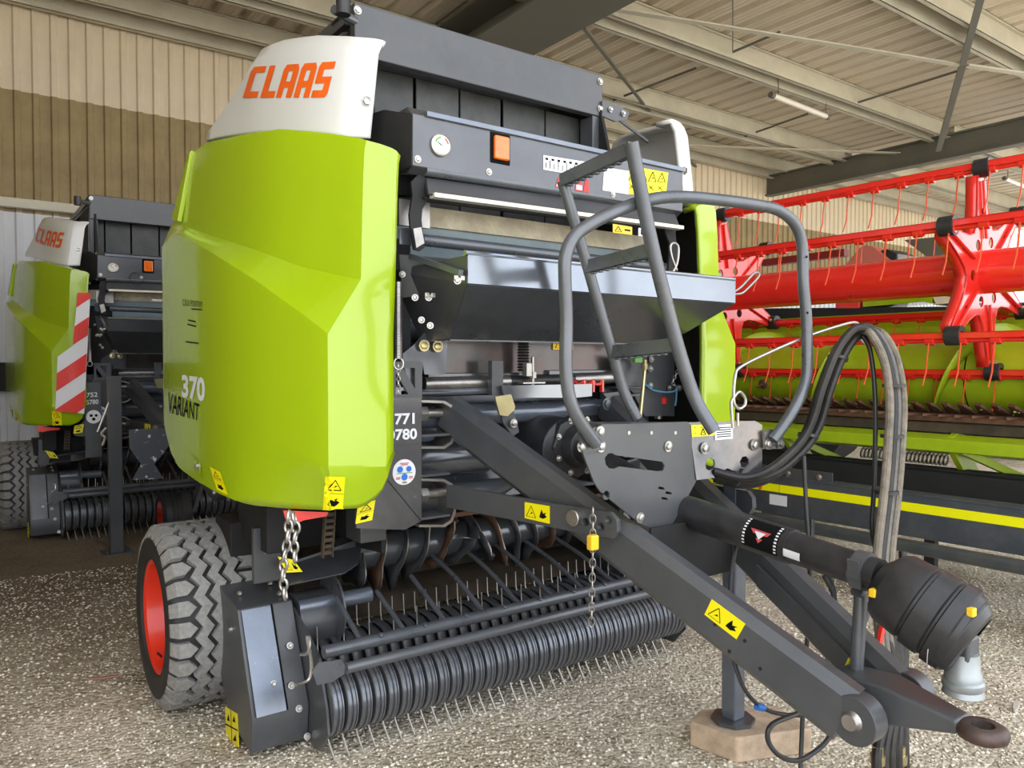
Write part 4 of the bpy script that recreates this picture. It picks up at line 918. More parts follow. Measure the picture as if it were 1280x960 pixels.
fl2 = plate('rail_flange', yq([(722, 541), (752, 538), (755, 562), (728, 566)], YC-.012), M_dark, B, .008); only(fl2)
# dark hole marks in the rail
for u, v in ((1008, 321), (1009, 391)): MB().lathe([(0, .005), (.003, .005)], U(u, v, Y=1.735), (0, -1, 0), 8).build('drilled_hole', M_ink, B)
# ---- wire hook that carries the hoses
hk = [U(u, v, Y=1.78) for u, v in ((916, 535), (914, 505), (917, 497), (924, 490), (931, 497), (931, 506), (924, 511), (918, 505), (917, 492), (919, 470), (924, 460), (950, 446), (1000, 424), (1040, 410), (1068, 403), (1074, 410), (1076, 424), (1086, 432))]
only(MB().tube(smoothpath(hk, 5), .006, 8).build('hose_hook', M_steel, B)); only(MB().tube([U(922, 532, Y=1.79), U(922, 516, Y=1.79)], .006, 8).build('hook_stub', M_steel, B))
# ---- hoses
def hose(pts, r, m, name='hose', n=7):
    o = MB().tube(smoothpath([U(u, v, Y=y) for u, v, y in pts], n), r, 10).build(name, m, B); only(o); return o
base = [(893, 592, 1.93), (930, 600, 1.86), (965, 590, 1.80), (1000, 560, 1.76), (1018, 530, 1.74), (1030, 490, 1.72), (1045, 450, 1.70), (1060, 425, 1.68), (1076, 413, 1.66)]
tail = [(1096, 420, 1.62), (1112, 450, 1.58), (1120, 500, 1.55), (1118, 560, 1.52), (1113, 620, 1.50), (1106, 680, 1.48), (1102, 740, 1.46)]
for i, (dx, dy, dz) in enumerate(((-7, 2, 0), (0, 6, .02), (7, 0, -.02), (3, -5, .03), (-3, -3, -.03))):
    ends = [(1110+4*i, 800, 1.42), (1118+3*i, 860, 1.38), (1098+8*i, 930, 1.34), (1096+9*i, 975, 1.33)]
    hose([(u+dx*(1 if k > 1 else .3), v+dy, y+dz) for k, (u, v, y) in enumerate(base)]+[(u+dx, v+dy*.4, y+dz) for u, v, y in tail]+ends, .0165, M_hose)
for i, dx in enumerate((-9, 1, 10)):
    hose([(1078+i*4, 414-i, 1.655+.01*i)]+[(u+dx*.9, v+dx*.1-2, y-.03) for u, v, y in tail]+[(1104+dx*.6, 790, 1.42), (1112+dx, 850, 1.40)], .0155, M_sleeve if i != 1 else mat('grey_sleeve', (.09, .085, .08), .6, var=.3, vscale=40, dust=.6), 'sleeved_hose')
for (u, v, y, r_, ax) in ((1010, 545, 1.75, .04, (.3, 0, 1)), (1047, 448, 1.70, .04, (.3, 0, 1)), (918, 598, 1.87, .03, (1, 0, 0)), (1117, 482, 1.53, .042, (0, 0, 1)), (1115, 545, 1.51, .042, (0, 0, 1)), (1108, 615, 1.48, .042, (0, 0, 1))):
    only(MB().lathe([(-.006, r_), (.006, r_)], U(u, v, Y=y), ax, 16).build('cable_tie', M_plast, B))
hose([(1078, 420, 1.64), (1088, 440, 1.62), (1094, 500, 1.60), (1093, 600, 1.58), (1090, 660, 1.56), (1098, 700, 1.54), (1108, 740, 1.5)], .009, M_plast, 'cable')
hose([(1005, 570, 1.72), (1008, 640, 1.70), (1012, 700, 1.68), (1010, 780, 1.66), (1004, 880, 1.62), (1000, 975, 1.58)], .008, M_plast, 'cable')
hose([(938, 645, 1.83), (925, 665, 1.74), (914, 720, 1.70), (913, 800, 1.66), (930, 860, 1.6), (960, 888, 1.58), (1000, 894, 1.55), (1020, 886, 1.52)], .0075, M_plast, 'cable')
hose([(1030, 720, 1.6), (1043, 750, 1.58), (1040, 800, 1.56), (1020, 870, 1.52), (1000, 890, 1.5), (966, 905, 1.5), (960, 925, 1.5), (975, 945, 1.48), (1000, 950, 1.48), (1030, 930, 1.48), (1045, 905, 1.48)], .0085, M_plast, 'cable')
hose([(1015, 650, 1.7), (1018, 690, 1.66), (1040, 730, 1.62), (1044, 770, 1.6)], .009, M_plast, 'cable')
hose([(1090, 750, 1.35), (1075, 790, 1.34), (1058, 830, 1.36), (1056, 848, 1.38)], .010, M_plast, 'cable')
hose([(1128, 690, 1.5), (1132, 780, 1.44), (1130, 850, 1.4), (1128, 930, 1.36), (1125, 975, 1.34)], .014, M_hose)
only(MB().lathe([(-.02, .012), (.02, .012)], U(950, 884, Y=1.585), (1, 0, -.4), 10).build('blue_tape', M_blueink, B))
rp = U(1096, 825, Y=1.40); only(MB().lathe([(-.015, .035), (.015, .035)], rp, (0, -1, 0), 20).bar(rp+V((0, 0, .02)), rp+V((.04, 0, .12)), .02, .012, upv=(0, 1, 0)).build('red_hose_cap', M_redp, B))
for u, y in ((1097, 1.34), (1125, 1.34)): only(MB().lathe([(0, .018), (.03, .018), (.03, .024), (.06, .024), (.07, .015), (.1, .015)], U(u, 925, Y=y)+V((0, 0, -.02)), (0, 0, -1), 12).build('hose_coupler', M_yzinc, B))
# ---- PTO shaft with guard
pa, pb = V((CX, 2.0, 1.055)), V((CX, 1.19, .972)); ax = (pb-pa).normalized()
pto = MB().lathe([(0, .060), (.52, .058), (.52, .052), ((pb-pa).length, .050)], pa, ax, 26).build('pto_guard_tube', M_plast, B, smooth=50); only(pto)
def ringdecal(d0, d1, a0, a1, m, r, name='decal'):
    e1 = ax.cross(V((0, 0, 1))).normalized(); e2 = ax.cross(e1).normalized(); n_ = 8; vs = []
    for d in (d0, d1):
        for k_ in range(n_+1):
            a = a0+(a1-a0)*k_/n_; vs.append(pa+ax*d+(e1*math.cos(a)+e2*math.sin(a))*(r+.0015))
    return MB().add(vs, [[i, i+1, n_+2+i, n_+1+i] for i in range(n_)]).build(name, m, pto, smooth=60)
# the camera side of the tube
e1 = ax.cross(V((0, 0, 1))).normalized(); e2 = ax.cross(e1).normalized(); tc_ = (CAM-(pa+ax*.5)); ac = math.atan2(tc_.dot(e2), tc_.dot(e1))
ringdecal(.36, .50, ac-.95, ac+.85, M_ink, .0585, 'danger_decal')
for i in range(9):
    a = ac-.9+i*.19; ringdecal(.362, .372, a, a+.1, M_wst, .0588, 'white_dash'); ringdecal(.486, .496, a, a+.1, M_wst, .0588, 'white_dash')
def cylpt(d, a, r): return pa+ax*d+(e1*math.cos(a)+e2*math.sin(a))*r
tq = [cylpt(.395, ac+.45, .0600), cylpt(.47, ac+.45, .0600), cylpt(.47, ac-.45, .0600), cylpt(.395, ac-.45, .0600)]
MB().add([cylpt(.39, ac-.28, .0632), cylpt(.47, ac-.28, .0632), cylpt(.43, ac+.4, .0632)], [[0, 1, 2]]).build('red_triangle', mat('pink_red', (.62, .08, .09), .4), pto, smooth=0)
MB().add([cylpt(.408, ac-.18, .0637), cylpt(.452, ac-.18, .0637), cylpt(.43, ac+.22, .0637)], [[0, 1, 2]]).build('white_triangle', M_wst, pto, smooth=0)
ringdecal(.52, .58, ac+.25, ac+.75, M_wst, .0525, 'white_label')
# bell shaped guard
gv = V((.0, -.72, -.69)).normalized(); g0 = V((CX, 1.215, .98)); 
q0 = U(1138, 748, X=CX); q1 = U(1208, 800, X=CX)
gax = (q1-q0); gax = V((CX, q1.y, q1.z))-V((CX, q0.y, q0.z)); gax.normalize(); gx = V((.16, 0, 0)); gax = (gax+gx).normalized()
gd = MB().lathe([(-.10, .048), (-.085, .07), (-.07, .098), (-.05, .110), (.02, .117), (.024, .111), (.031, .111), (.035, .122), (.085, .124), (.09, .117), (.096, .117), (.10, .127), (.135, .127), (.14, .118), (.155, .115), (.16, .09)], q0, gax, 40).build('pto_guard_cone', M_plast, B, smooth=30); only(gd)
gd2 = MB().lathe([(.12, .120), (.155, .116), (.175, .10), (.18, .085)], q0, (gax+V((0, 0, -.08))).normalized(), 30, cap=False)
only(gd2.build('pto_guard_lip', M_plast, B, smooth=30))
for k_, (u, v) in enumerate(((1092, 741), (1222, 762))):
    p = onsurf(u if not k_ else 1214, v if not k_ else 765, bvh_of(gd))[0]; only(MB().box(p+V((-.012, -.01, -.012)), p+V((.012, .01, .012))).build('yellow_latch', M_yelp, gd, bevel=.004))
yk = U(1205, 820, X=CX-.0); yk = U(1204, 815, Y=.97)
y2 = MB().lathe([(0, .040), (.05, .042), (.06, .047), (.075, .047), (.08, .053), (.095, .053), (.10, .049), (.115, .053), (.12, .045)], yk, V((.03, 0, -1)), 28).build('pto_yoke', mat('zinc_grey', (.33, .36, .37), .4, .6, var=.2, dust=.3), B, smooth=40); only(y2)
MB().box(yk+V((-.035, -.03, -.02)), yk+V((.035, .03, .05))).build('yoke_fork', M_dark, y2, bevel=.01)
MB().tube(smoothpath([U(1160, 816, Y=1.0)+V((0, 0, .012*math.sin(t))) for t in (0, 1)]+[U(1159, 822, Y=1.0), U(1158, 842, Y=1.0)], 4), .0015, 6).build('safety_chain_end', M_raw, gd)
# PTO rest: strap and flat post on the drawbar
only(MB().bar(U(1066, 700, Y=1.24), U(1070, 735, Y=1.24), .035, .008, upv=(1, 0, 0)).build('shaft_strap', M_dark, B)); 
only(MB().tube([U(1071, 738, Y=1.27), U(1076, 745, Y=1.27), U(1070, 850, Y=1.27)], .020, 12).build('shaft_rest', M_mid, B))
only(MB().lathe([(-.02, .058), (.02, .058)], pa+ax*.76, ax, 26).build('shaft_cradle', M_dark, B))
# ---- parking stand: square leg, left of the wood
jk = MB().box((2.585, 2.0, .12), (2.655, 2.07, 1.15)).build('parking_leg', M_blue, B, bevel=.008); only(jk)
only(MB().prism(circ((2.62, 2.035, .108), .09, (1, 0, 0), (0, 1, 0), 8), (0, 0, .014)).build('leg_foot', M_dark, B))
# ================================================================ PICKUP
def par(name, mb, m, g=None, **k):
    if g:
        m2 = MB(); m2.add([g(p) for p in mb.v], mb.f); mb = m2
    return mb.build(name, m, B, **k)
side_prof = [(3.66, .655), (3.22, .584), (3.03, .195), (3.05, .05), (3.34, .08), (3.66, .45)]
for g in (lambda p: V(p), mir):
    hs = par('pickup_side_housing', MB().prism([(.93, y, z) for y, z in side_prof], (.235, 0, 0)), M_dark, g, bevel=.006)
    left = g((0, 0, 0)).x == 0
    # bright cover plate on the front, with seam
    q = [g(p) for p in ((.945, 3.215, .577), (1.065, 3.215, .577), (1.065, 3.025, .2), (.945, 3.025, .2))]
    n_ = V((0, -.9, .42)).normalized()*.004
    o = MB().prism([p+n_ for p in q], n_).build('front_cover', M_blue, hs, smooth=0)
    MB().prism([g(p)+n_ for p in ((1.068, 3.217, .583), (1.075, 3.217, .583), (1.075, 3.03, .198), (1.068, 3.03, .198))], n_*.5).build('seam', M_ink, hs, smooth=0)
    plate('bearing_plate', [g((1.172, y, z)) for y, z in ((3.60, .70), (3.05, .48), (2.93, .42), (2.90, .33), (2.86, .24), (2.84, .14), (2.93, .04), (3.15, .03), (3.3, .2), (3.5, .45))], M_dark, B, .010)
    if left:
        for u, v, x in ((327, 727, 1.165), (327, 718, 1.1), (305, 727, 1.0)):
            pass
        bt = [((1.12, 3.13, .42), 0), ((1.03, 3.07, .30), 0), ((1.10, 3.06, .28), 0), ((1.12, 3.03, .19), 0), ((1.13, 3.4, .618), 1), ((1.13, 3.28, .60), 1), ((.98, 3.35, .61), 1), ((1.15, 3.02, .07), 0)]
        for p, t in bt: bolt(p, (0, -.9, .42) if not t else (0, -.15, 1), .010, hs)
        for p in ((.932, 3.3, .48), (.932, 3.55, .33), (.932, 3.5, .56)): bolt(p, (-1, 0, 0), .010, hs)
        rf = MB().lathe([(0, .036), (.01, .036), (.014, .028)], (.93, 3.58, .43), (-1, 0, 0), 22).build('side_reflector', mat('orange_reflector', (.9, .32, .01), .3), hs)
        MB().lathe([(0, .038), (.002, .038)], (.93, 3.56, .26), (-1, 0, 0), 20).build('inspection_hole', M_ink, hs)
        q = [V((.929, 3.36, .20)), V((.929, 3.19, .13)), V((.929, 3.23, .29)), V((.929, 3.37, .34))]
        q = [U(u, v, X=.929) for u, v in ((283, 928), (299, 934), (297, 892), (282, 883))]
        s = sticker(q, M_yel, hs, 'warning_sticker'); marks(lines2([((.5, 0), (.5, 1)), ((0, .52), (1, .5))], .02)+[[(.15, .65), (.38, .65), (.3, .85)], [(.62, .7), (.85, .7), (.75, .9)], [(.6, .15), (.85, .15), (.8, .35)]], q, M_ink, s, .003)
        q = [U(u, v, Z=.615) for u, v in ((284, 736), (295, 735), (290, 726), (278, 728))]; warning(q, hs, 'h')
        # hook shaped handle
        MB().tube(smoothpath([U(u, v, Y=y) for u, v, y in ((376, 818, 2.95), (385, 816, 2.9), (387, 800, 2.9), (384, 797, 2.9), (389, 825, 2.9), (388, 845, 2.9), (382, 852, 2.9), (370, 856, 2.88))], 5), .007, 8).build('lever_handle', M_steel, hs)
        plate('tube_bracket', yq([(398, 828), (426, 824), (431, 832), (430, 842), (415, 852), (396, 856), (390, 838)], 2.74), M_mid, B, .008)
# crop press tubes and fingers
tA = [U(398, 819, Y=2.9), V((3.2, 2.9, .448))]; tA = [V((1.175, 2.9, .450)), V((3.24, 2.9, .450))]
t1 = MB().tube(tA, .026, 16).build('press_tube', M_mid, B)
t2 = MB().tube([V((1.20, 2.74, .432)), V((3.2, 2.74, .432))], .021, 16).build('press_tube', M_mid, B)
for i in range(9):
    MB().lathe([(0, .011), (.006, .011), (.008, .006)], (1.42+.21*i, 2.884, .472), (0, -.55, .8), 8).build('rivet', M_mid, t1)
def finger_tip(i): return None
fb = [465, 520, 0]
for i in range(10):
    x = 1.335+.203*i; yt = (3.13, 3.157, 3.206, 3.364, 3.42, 3.45, 3.45, 3.42, 3.3, 3.2)[i]; zt = (.584, .572, .596, .634, .64, .64, .63, .62, .6, .59)[i]
    p = [V((x, 2.9, .462)), V((x-.003, 2.9+(yt-2.9)*.5, .462+(zt-.462)*(.5 if i < 3 else .62))), V((x-.005, yt, zt))]
    MB().tube(smoothpath(p, 5), [.011]*11, 8).build('press_finger', M_mid, B)
# ring roller: each ring is a part
prof = [(-.022, .085), (-.022, .126), (-.018, .130), (-.009, .130), (-.007, .125), (-.003, .125), (-.001, .134), (.008, .134), (.010, .125), (.014, .125), (.016, .130), (.021, .130), (.024, .124), (.024, .085)]
RC = V((0, 2.945, .225))
ringm = mat('roller_ring_steel', (.20, .215, .24), .3, .6, var=.25, vscale=18, dust=.45, dustcol=(.16, .12, .08))
nr_ = 34
for i in range(nr_):
    x = 1.205+.0605*i
    if i == 0:
        r0 = MB().lathe(prof, V((x, RC.y, RC.z)), (1, 0, 0), 36, cap=False, closed=True).build('roller_ring', ringm, B, smooth=28); lx = x
    else:
        c = dupmesh(r0, (x-lx, 0, 0)); c.rotation_euler = (0, 0, 0)
MB().lathe([(0, .088), (2.1, .088)], (1.18, RC.y, RC.z), (1, 0, 0), 24).build('roller_core', M_black, B)
# stripper bands of the pickup drum and their spring tines
bandp = []
for k_ in range(15):
    a = math.radians(-60+k_*15); bandp.append((3.24-.20*math.cos(a)*1.0, .30+.20*math.sin(a)))
bandp = [(3.05, .20), (3.035, .26), (3.04, .31), (3.06, .35), (3.10, .385), (3.16, .405), (3.23, .41), (3.30, .40), (3.36, .385)]
bm0 = MB(); w2 = .021
vs = [(sx_*w2, y, z) for sx_ in (-1, 1) for y, z in bandp]; nn = len(bandp)
bm0.add([V((0, 0, 0))+V(p) for p in vs], [[i, i+1, nn+i+1, nn+i] for i in range(nn-1)])
x0 = 1.21
bmb = MB(); bmb.add([p+V((x0, 0, 0)) for p in bm0.v], bm0.f); b0 = bmb.build('stripper_band', M_dark, B, smooth=40); b0.modifiers.new('t', 'SOLIDIFY').thickness = .004
for i in range(1, 34): dupmesh(b0, (.0605*i, 0, 0))
MB().lathe([(0, .12), (2.06, .12)], (1.19, 3.24, .27), (1, 0, 0), 20).build('pickup_drum', M_black, B)
# tines: row above the bands (rear), row reaching the ground in front
tz = MB().tube([(x0+.03, 3.24, .38), (x0+.03, 3.26, .42), (x0+.03, 3.265, .50)], .0032, 6).build('pickup_tine', M_steel, B)
tz2 = MB().tube([(x0+.03, 3.12, .36), (x0+.03, 3.13, .40), (x0+.03, 3.135, .475)], .0032, 6).build('pickup_tine', M_steel, B)
tg = MB().tube([(x0-.01, 2.96, .14), (x0-.005, 2.93, .07), (x0+.008, 2.90, .002)], .0038, 6).build('pickup_tine', M_steel, B)
for i in range(1, 33):
    dupmesh(tz, (.0605*i, 0, 0)); dupmesh(tz2, (.0605*i, 0, 0)) if i % 2 == 0 else None; dupmesh(tg, (.0605*i, random.uniform(-.015, .01), 0))
# feeding floor and auger
MB().add([(1.2, 3.34, .40), (3.22, 3.34, .40), (3.22, 3.42, .44), (1.2, 3.42, .44), (1.2, 3.7, .46), (3.22, 3.7, .46), (3.22, 3.9, .7), (1.2, 3.9, .7)], [[0, 1, 2, 3], [3, 2, 5, 4], [4, 5, 6, 7]]).build('feed_floor', M_dirt, B)
MB().box((1.2, 3.9, .3), (3.22, 3.95, 1.1)).build('rear_wall', M_black, B)
au = MB().lathe([(0, .09), (1.50, .09)], (1.45, 3.45, .685), (1, 0, 0), 26); auo = au.build('auger_core', M_shiny, B, smooth=45)
MB().lathe([(0, .095), (.2, .095)], (2.95, 3.42, .68), (1, 0, 0), 22).build('auger_end', M_blue, B)
def flight(x, dirn, m, ph, name='auger_blade'):
    c = V((x, 3.45, .685)); n_ = 36; vs = []
    for i in range(n_+1):
        a = 2*PI*i/n_+ph; rr = .135+.075*max(0, math.cos((a-ph)*2.0))**2.5; xx = dirn*.07*math.sin(a)*.5+dirn*.02*(i/n_)
        for r in (.085, rr): vs.append(c+V((xx, math.cos(a)*r, math.sin(a)*r)))
    o = MB().add(vs, [[2*i, 2*i+1, 2*i+3, 2*i+2] for i in range(n_)]).build(name, m, B, smooth=50); o.modifiers.new('t', 'SOLIDIFY').thickness = .006
    ed = MB().tube([vs[2*i+1] for i in range(n_+1)], .0035, 5, cap=False).build('worn_edge', M_raw, o, smooth=60)
for i in range(12):
    flight(1.53+.118*i, 1 if i < 6 else -1, (M_dark, M_rust, M_dark)[i % 3], .5+.5*i)
# crossing sheet, round side discs, tubes on the left
plate('deflector_sheet', [U(348, 703, Y=3.25), U(452, 683, Y=3.25), U(448, 700, Y=3.1), U(430, 718, Y=3.05), U(358, 734, Y=3.05)], M_shiny, B, .006)
plate('deflector_sheet', [U(352, 706, Y=3.2), U(455, 672, Y=3.3), U(456, 690, Y=3.3), U(352, 716, Y=3.2)], M_dark, B, .006)
q = [U(u, v, Y=3.1) for u, v in ((357, 718), (377, 717), (366, 702), (346, 698))]; warning([p+V((0, -.01, .01)) for p in q], B, 'h')
for g in (lambda p: V(p), mir):
    par('end_disc', MB().lathe([(0, .15), (.008, .15)], (1.34, 3.22, .52), (1, 0, 0), 28), M_mid, g)
    par('end_tube', MB().tube([(1.18, 3.2, .55), (1.52, 3.2, .55)], .035, 16), M_blue, g)
    par('end_shell', MB().tube([(1.18, 3.27, .47), (1.36, 3.27, .47)], .125, 20), M_dark, g)
    par('pivot_frame', MB().box((1.12, 3.5, .62), (1.30, 3.62, 1.1)), M_black, g, bevel=.006)
    par('lower_frame', MB().box((1.0, 3.55, .72), (1.5, 3.8, .88)).box((1.05, 3.2, .80), (1.16, 3.6, 1.0)), M_black, g, bevel=.006)
    par('axle_stub', MB().box((.98, 3.72, .30), (1.35, 3.95, .55)).box((1.2, 3.7, .4), (1.34, 4.0, .9)), M_black, g, bevel=.01)
    par('side_frame', MB().box((1.36, 2.95, .85), (1.48, 3.1, 1.6)), M_dark, g, bevel=.005)
    par('guard_plate', MB().box((1.02, 3.28, .66), (1.14, 3.31, .90)), M_dark, g, bevel=.004)
MB().box((1.2, 3.8, .33), (3.2, 3.92, .47)).build('axle', M_black, B, bevel=.01)
q = [U(u, v, Y=3.27) for u, v in ((331, 692), (337, 692), (336, 659), (330, 659))]; s = sticker(q, M_yel, B, 'warning_sticker'); marks(lines2([((.3, .55), (.7, .9)), ((.3, .1), (.6, .4))], .05), q, M_ink, s, .003)
plate('red_plate', yq([(354, 638), (410, 640), (408, 645), (380, 650), (368, 655), (358, 653)], 2.78), M_redp, B, .008)
# roller chain under the panel
for i in range(7):
    c = U(412-i*.5, 643+i*8, Y=2.95); MB().tube([c+V((-.02, 0, 0)), c+V((.02, 0, 0))], .009, 8).box(c+V((-.022, -.012, -.018)), c+V((-.018, .012, .018))).box(c+V((.018, -.012, -.018)), c+V((.022, .012, .018))).build('drive_chain_link', M_dirt, B)
# ---- chains: a chain is a part, its links are sub-parts
def chain(pts, L_, r, m, name='safety_chain'):
    pth = smoothpath(pts, 12); d = [0]
    for a, b_ in zip(pth, pth[1:]): d.append(d[-1]+(b_-a).length)
    n_ = max(2, int(d[-1]/(L_*.72))); root = None
    for i in range(n_):
        s_ = d[-1]*(i+.5)/n_
        j = max(k_ for k_ in range(len(d)) if d[k_] <= s_); j = min(j, len(pth)-2); p = pth[j].lerp(pth[j+1], (s_-d[j])/max(1e-6, d[j+1]-d[j])); t = (pth[j+1]-pth[j]).normalized()
        sd_ = t.cross(V((.6, .8, 0))).normalized() if i % 2 else t.cross(t.cross(V((.6, .8, 0)))).normalized()
        loop = [p+t*(L_/2*math.cos(a)*(1.0))+sd_*(L_*.3*math.sin(a)) for a in [2*PI*k_/14 for k_ in range(14)]]
        o = MB().tube(loop, r, 6, closed=True).build(name if root is None else 'link', m, B if root is None else root, smooth=60)
        if root is None: root = o
    return root
only(chain([U(u, v, Y=2.56) for u, v in ((361, 640), (360, 670), (355, 700), (354, 725), (357, 748))], .042, .0052, M_steel))
only(chain([U(u, v, Y=2.57) for u, v in ((366, 642), (370, 660), (368, 680), (369, 702))], .042, .0052, M_steel))
c2_ = chain([U(u, v, Y=1.96) for u, v in ((741, 635), (741, 680), (740, 740), (739, 782))], .034, .0026, M_steel, 'hitch_chain'); only(c2_)
bc = U(741, 678, Y=1.95); only(MB().box(bc+V((-.018, -.014, -.026)), bc+V((.018, .014, .026))).build('yellow_shackle', M_yelp, B, bevel=.006))
only(chain([U(u, v, Y=2.62) for u, v in ((498, 455), (498, 492))], .022, .0022, M_steel, 'spring_chain'))
only(chain([U(u, v, Y=2.78) for u, v in ((846, 442), (847, 462), (841, 478), (848, 484))], .024, .0025, M_steel, 'small_chain'))
# ================================================================ WHEELS
def wheel(cx, cy, R, W, rr, parent, side=-1, name='wheel', ribs=5, N=30):
    """cx: outer face; side -1 = outer face looks to -X"""
    d = -side; c = V((cx, cy, R)); hub = None
    T = .026*R/.42
    prof_ = [(.03*d, rr+.0), (.0, rr+.02), (-.006*d, rr+.09*R/.42), (.0, R-.06*R/.42), (.02*d, R-.03*R/.42), (.045*d, R-T), (W/2*d, R-T+.004), ((W-.045)*d, R-T), ((W-.02)*d, R-.03), (W*d, R-.06), ((W+.006)*d, rr+.09*R/.42), (W*d, rr+.02), ((W-.03)*d, rr)]
    ty = MB().lathe(prof_, c, (1, 0, 0), 48, cap=False).build('tyre', M_tyre, parent, smooth=50)
    nb_ = N; amp = .016
    for rb in range(ribs):
        w0 = .03+(W-.06)*rb/ribs+.011; w1 = .03+(W-.06)*(rb+1)/ribs-.011; mb = MB(); M_ = nb_*2; edge = rb in (0, ribs-1)
        if edge:      # shoulder: separate lugs reaching over the edge
            for i in range(nb_):
                a0, a1 = 2*PI*(i+.14)/nb_, 2*PI*(i+.86)/nb_; vs = []
                for a in (a0, (a0+a1)/2, a1):
                    z_ = (amp if abs(a-(a0+a1)/2) < 1e-6 else -amp)
                    inn = (w1+z_ if rb == 0 else w0+z_); outm = (.028 if rb == 0 else W-.028); oute = (.0 if rb == 0 else W)
                    for (xx, ra) in ((inn, R-T-.004), (inn, R), (outm, R-.004), (oute, R-.045), (oute, R-.06), (outm, R-T-.01)):
                        vs.append(c+V((xx*d, math.cos(a)*ra, math.sin(a)*ra)))
                fs = []
                for s_ in range(2):
                    for k_ in range(6): fs.append([s_*6+k_, s_*6+(k_+1) % 6, (s_+1)*6+(k_+1) % 6, (s_+1)*6+k_])
                fs += [[0, 1, 2, 3, 4, 5][::-1], [12, 13, 14, 15, 16, 17]]; mb.add(vs, fs)
        else:
            vs = []
            for i in range(M_):
                a = 2*PI*(i+.08*0)/M_+ (2*PI*.0); z_ = amp if i % 2 else -amp
                a += 2*PI*.5/M_*0
                for (xx, ra) in ((w0+z_, R-T-.004), (w0+z_, R), (w1+z_, R), (w1+z_, R-T-.004)): vs.append(c+V((xx*d, math.cos(a)*ra, math.sin(a)*ra)))
            mb.add(vs, [[i*4+k_, i*4+(k_+1) % 4, ((i+1) % M_)*4+(k_+1) % 4, ((i+1) % M_)*4+k_] for i in range(M_) for k_ in range(4)])
        mb.build('tread_rib', M_tread, ty, smooth=0)
    rim = MB().lathe([(.02*d, rr+.012), (.012*d, rr+.006), (.022*d, rr-.008), (.06*d, rr-.02), (.13*d, rr-.035), (.16*d, rr-.05), (.165*d, .11), (.15*d, .09), (.10*d, .08), (.09*d, .03), (.09*d, .005)], c, (1, 0, 0), 44, cap=False).build('rim', M_rim, parent, smooth=30)
    for i in range(6):
        a = 2*PI*i/6+.3; bolt(c+V((.155*d, math.cos(a)*.115, math.sin(a)*.115)), (-d, 0, 0), .012, rim, M_rim)
    MB().tube([c+V((.04*d, .0, -rr+.06)), c+V((.02*d, -.01, -rr+.085))], .006, 6).build('tyre_valve', M_plast, rim)
    return ty
wheel(.725, 3.85, .425, .40, .255, B, -1); wheel(2*CX-.725, 3.85, .425, .40, .255, B, 1)
# ================================================================ WOODEN BLOCK
wk = MB(); wpts = [U(u, v, Z=.1) for u, v in ((865, 893), (898, 871), (985, 898), (955, 915))]
wk.prism([V((2.51, 1.93, 0)), V((2.83, 1.80, 0)), V((2.90, 2.02, 0)), V((2.60, 2.19, 0)), V((2.47, 2.14, 0))], (0, 0, .105))
wo_ = wk.build('wood_block', M_wood, None, smooth=0, bevel=.010, seg=3); tag(wo_, 'weathered piece of timber under the parking leg of the front baler', 'wood')
M_strip = mat('pale_stick', (.5, .46, .38), .8, var=.2)
so2 = MB().prism(circ((U(1270, 884, Z=.01)), .05, (1, .3, 0), (-.3, 1, 0), 9, 1.4, .25), (0, 0, .012)).build('flat_stone', M_strip, None, bevel=.003); tag(so2, 'flat pale stone on the gravel at the right edge near the towing eye', 'stone')
so3 = MB().prism(circ((U(131, 848, Z=.004)), .06, (1, -.3, 0), (.3, 1, 0), 9, 1.2, .18), (0, 0, .010)).build('clay_shard', mat('clay', (.36, .17, .12), .8), None, bevel=.003); tag(so3, 'thin reddish clay shard on the gravel left of the wheel', 'shard')
for i, (a, b_, lab) in enumerate((((52, 733), (72, 720), 'dark twig on the bare soil left of the wheel'), ((120, 676), (135, 692), 'bent dark stick leaning against the rear baler stand foot'))):
    p, q = U(*a, Z=.02), U(*b_, Z=.02); o = MB().tube(smoothpath([p, p.lerp(q, .5)+V((.03, .0, .02)), q], 4), .007, 6).build('twig', M_rust); tag(o, lab, 'twig')
# ================================================================ SECOND BALER (parked behind)
bpy.context.view_layer.update()
OFF = V((-.40, 5.05, 0))
B2 = B.copy(); COL.objects.link(B2); B2.location = B.location+OFF; B2['label'] = 'lime green round baler parked behind at the left, with red and white warning stripes'
def copytree(o, parent):
    if o.name in SKIP: return
    if o.name.startswith(('pto_', 'ladder', 'hose', 'cable', 'drilled', 'push_rod')): return
    c = o.copy(); COL.objects.link(c); c.parent = parent
    for ch in o.children: copytree(ch, c)
for ch in list(B.children): copytree(ch, B2)
def U2(u, v, **k): return U(u, v, **k)
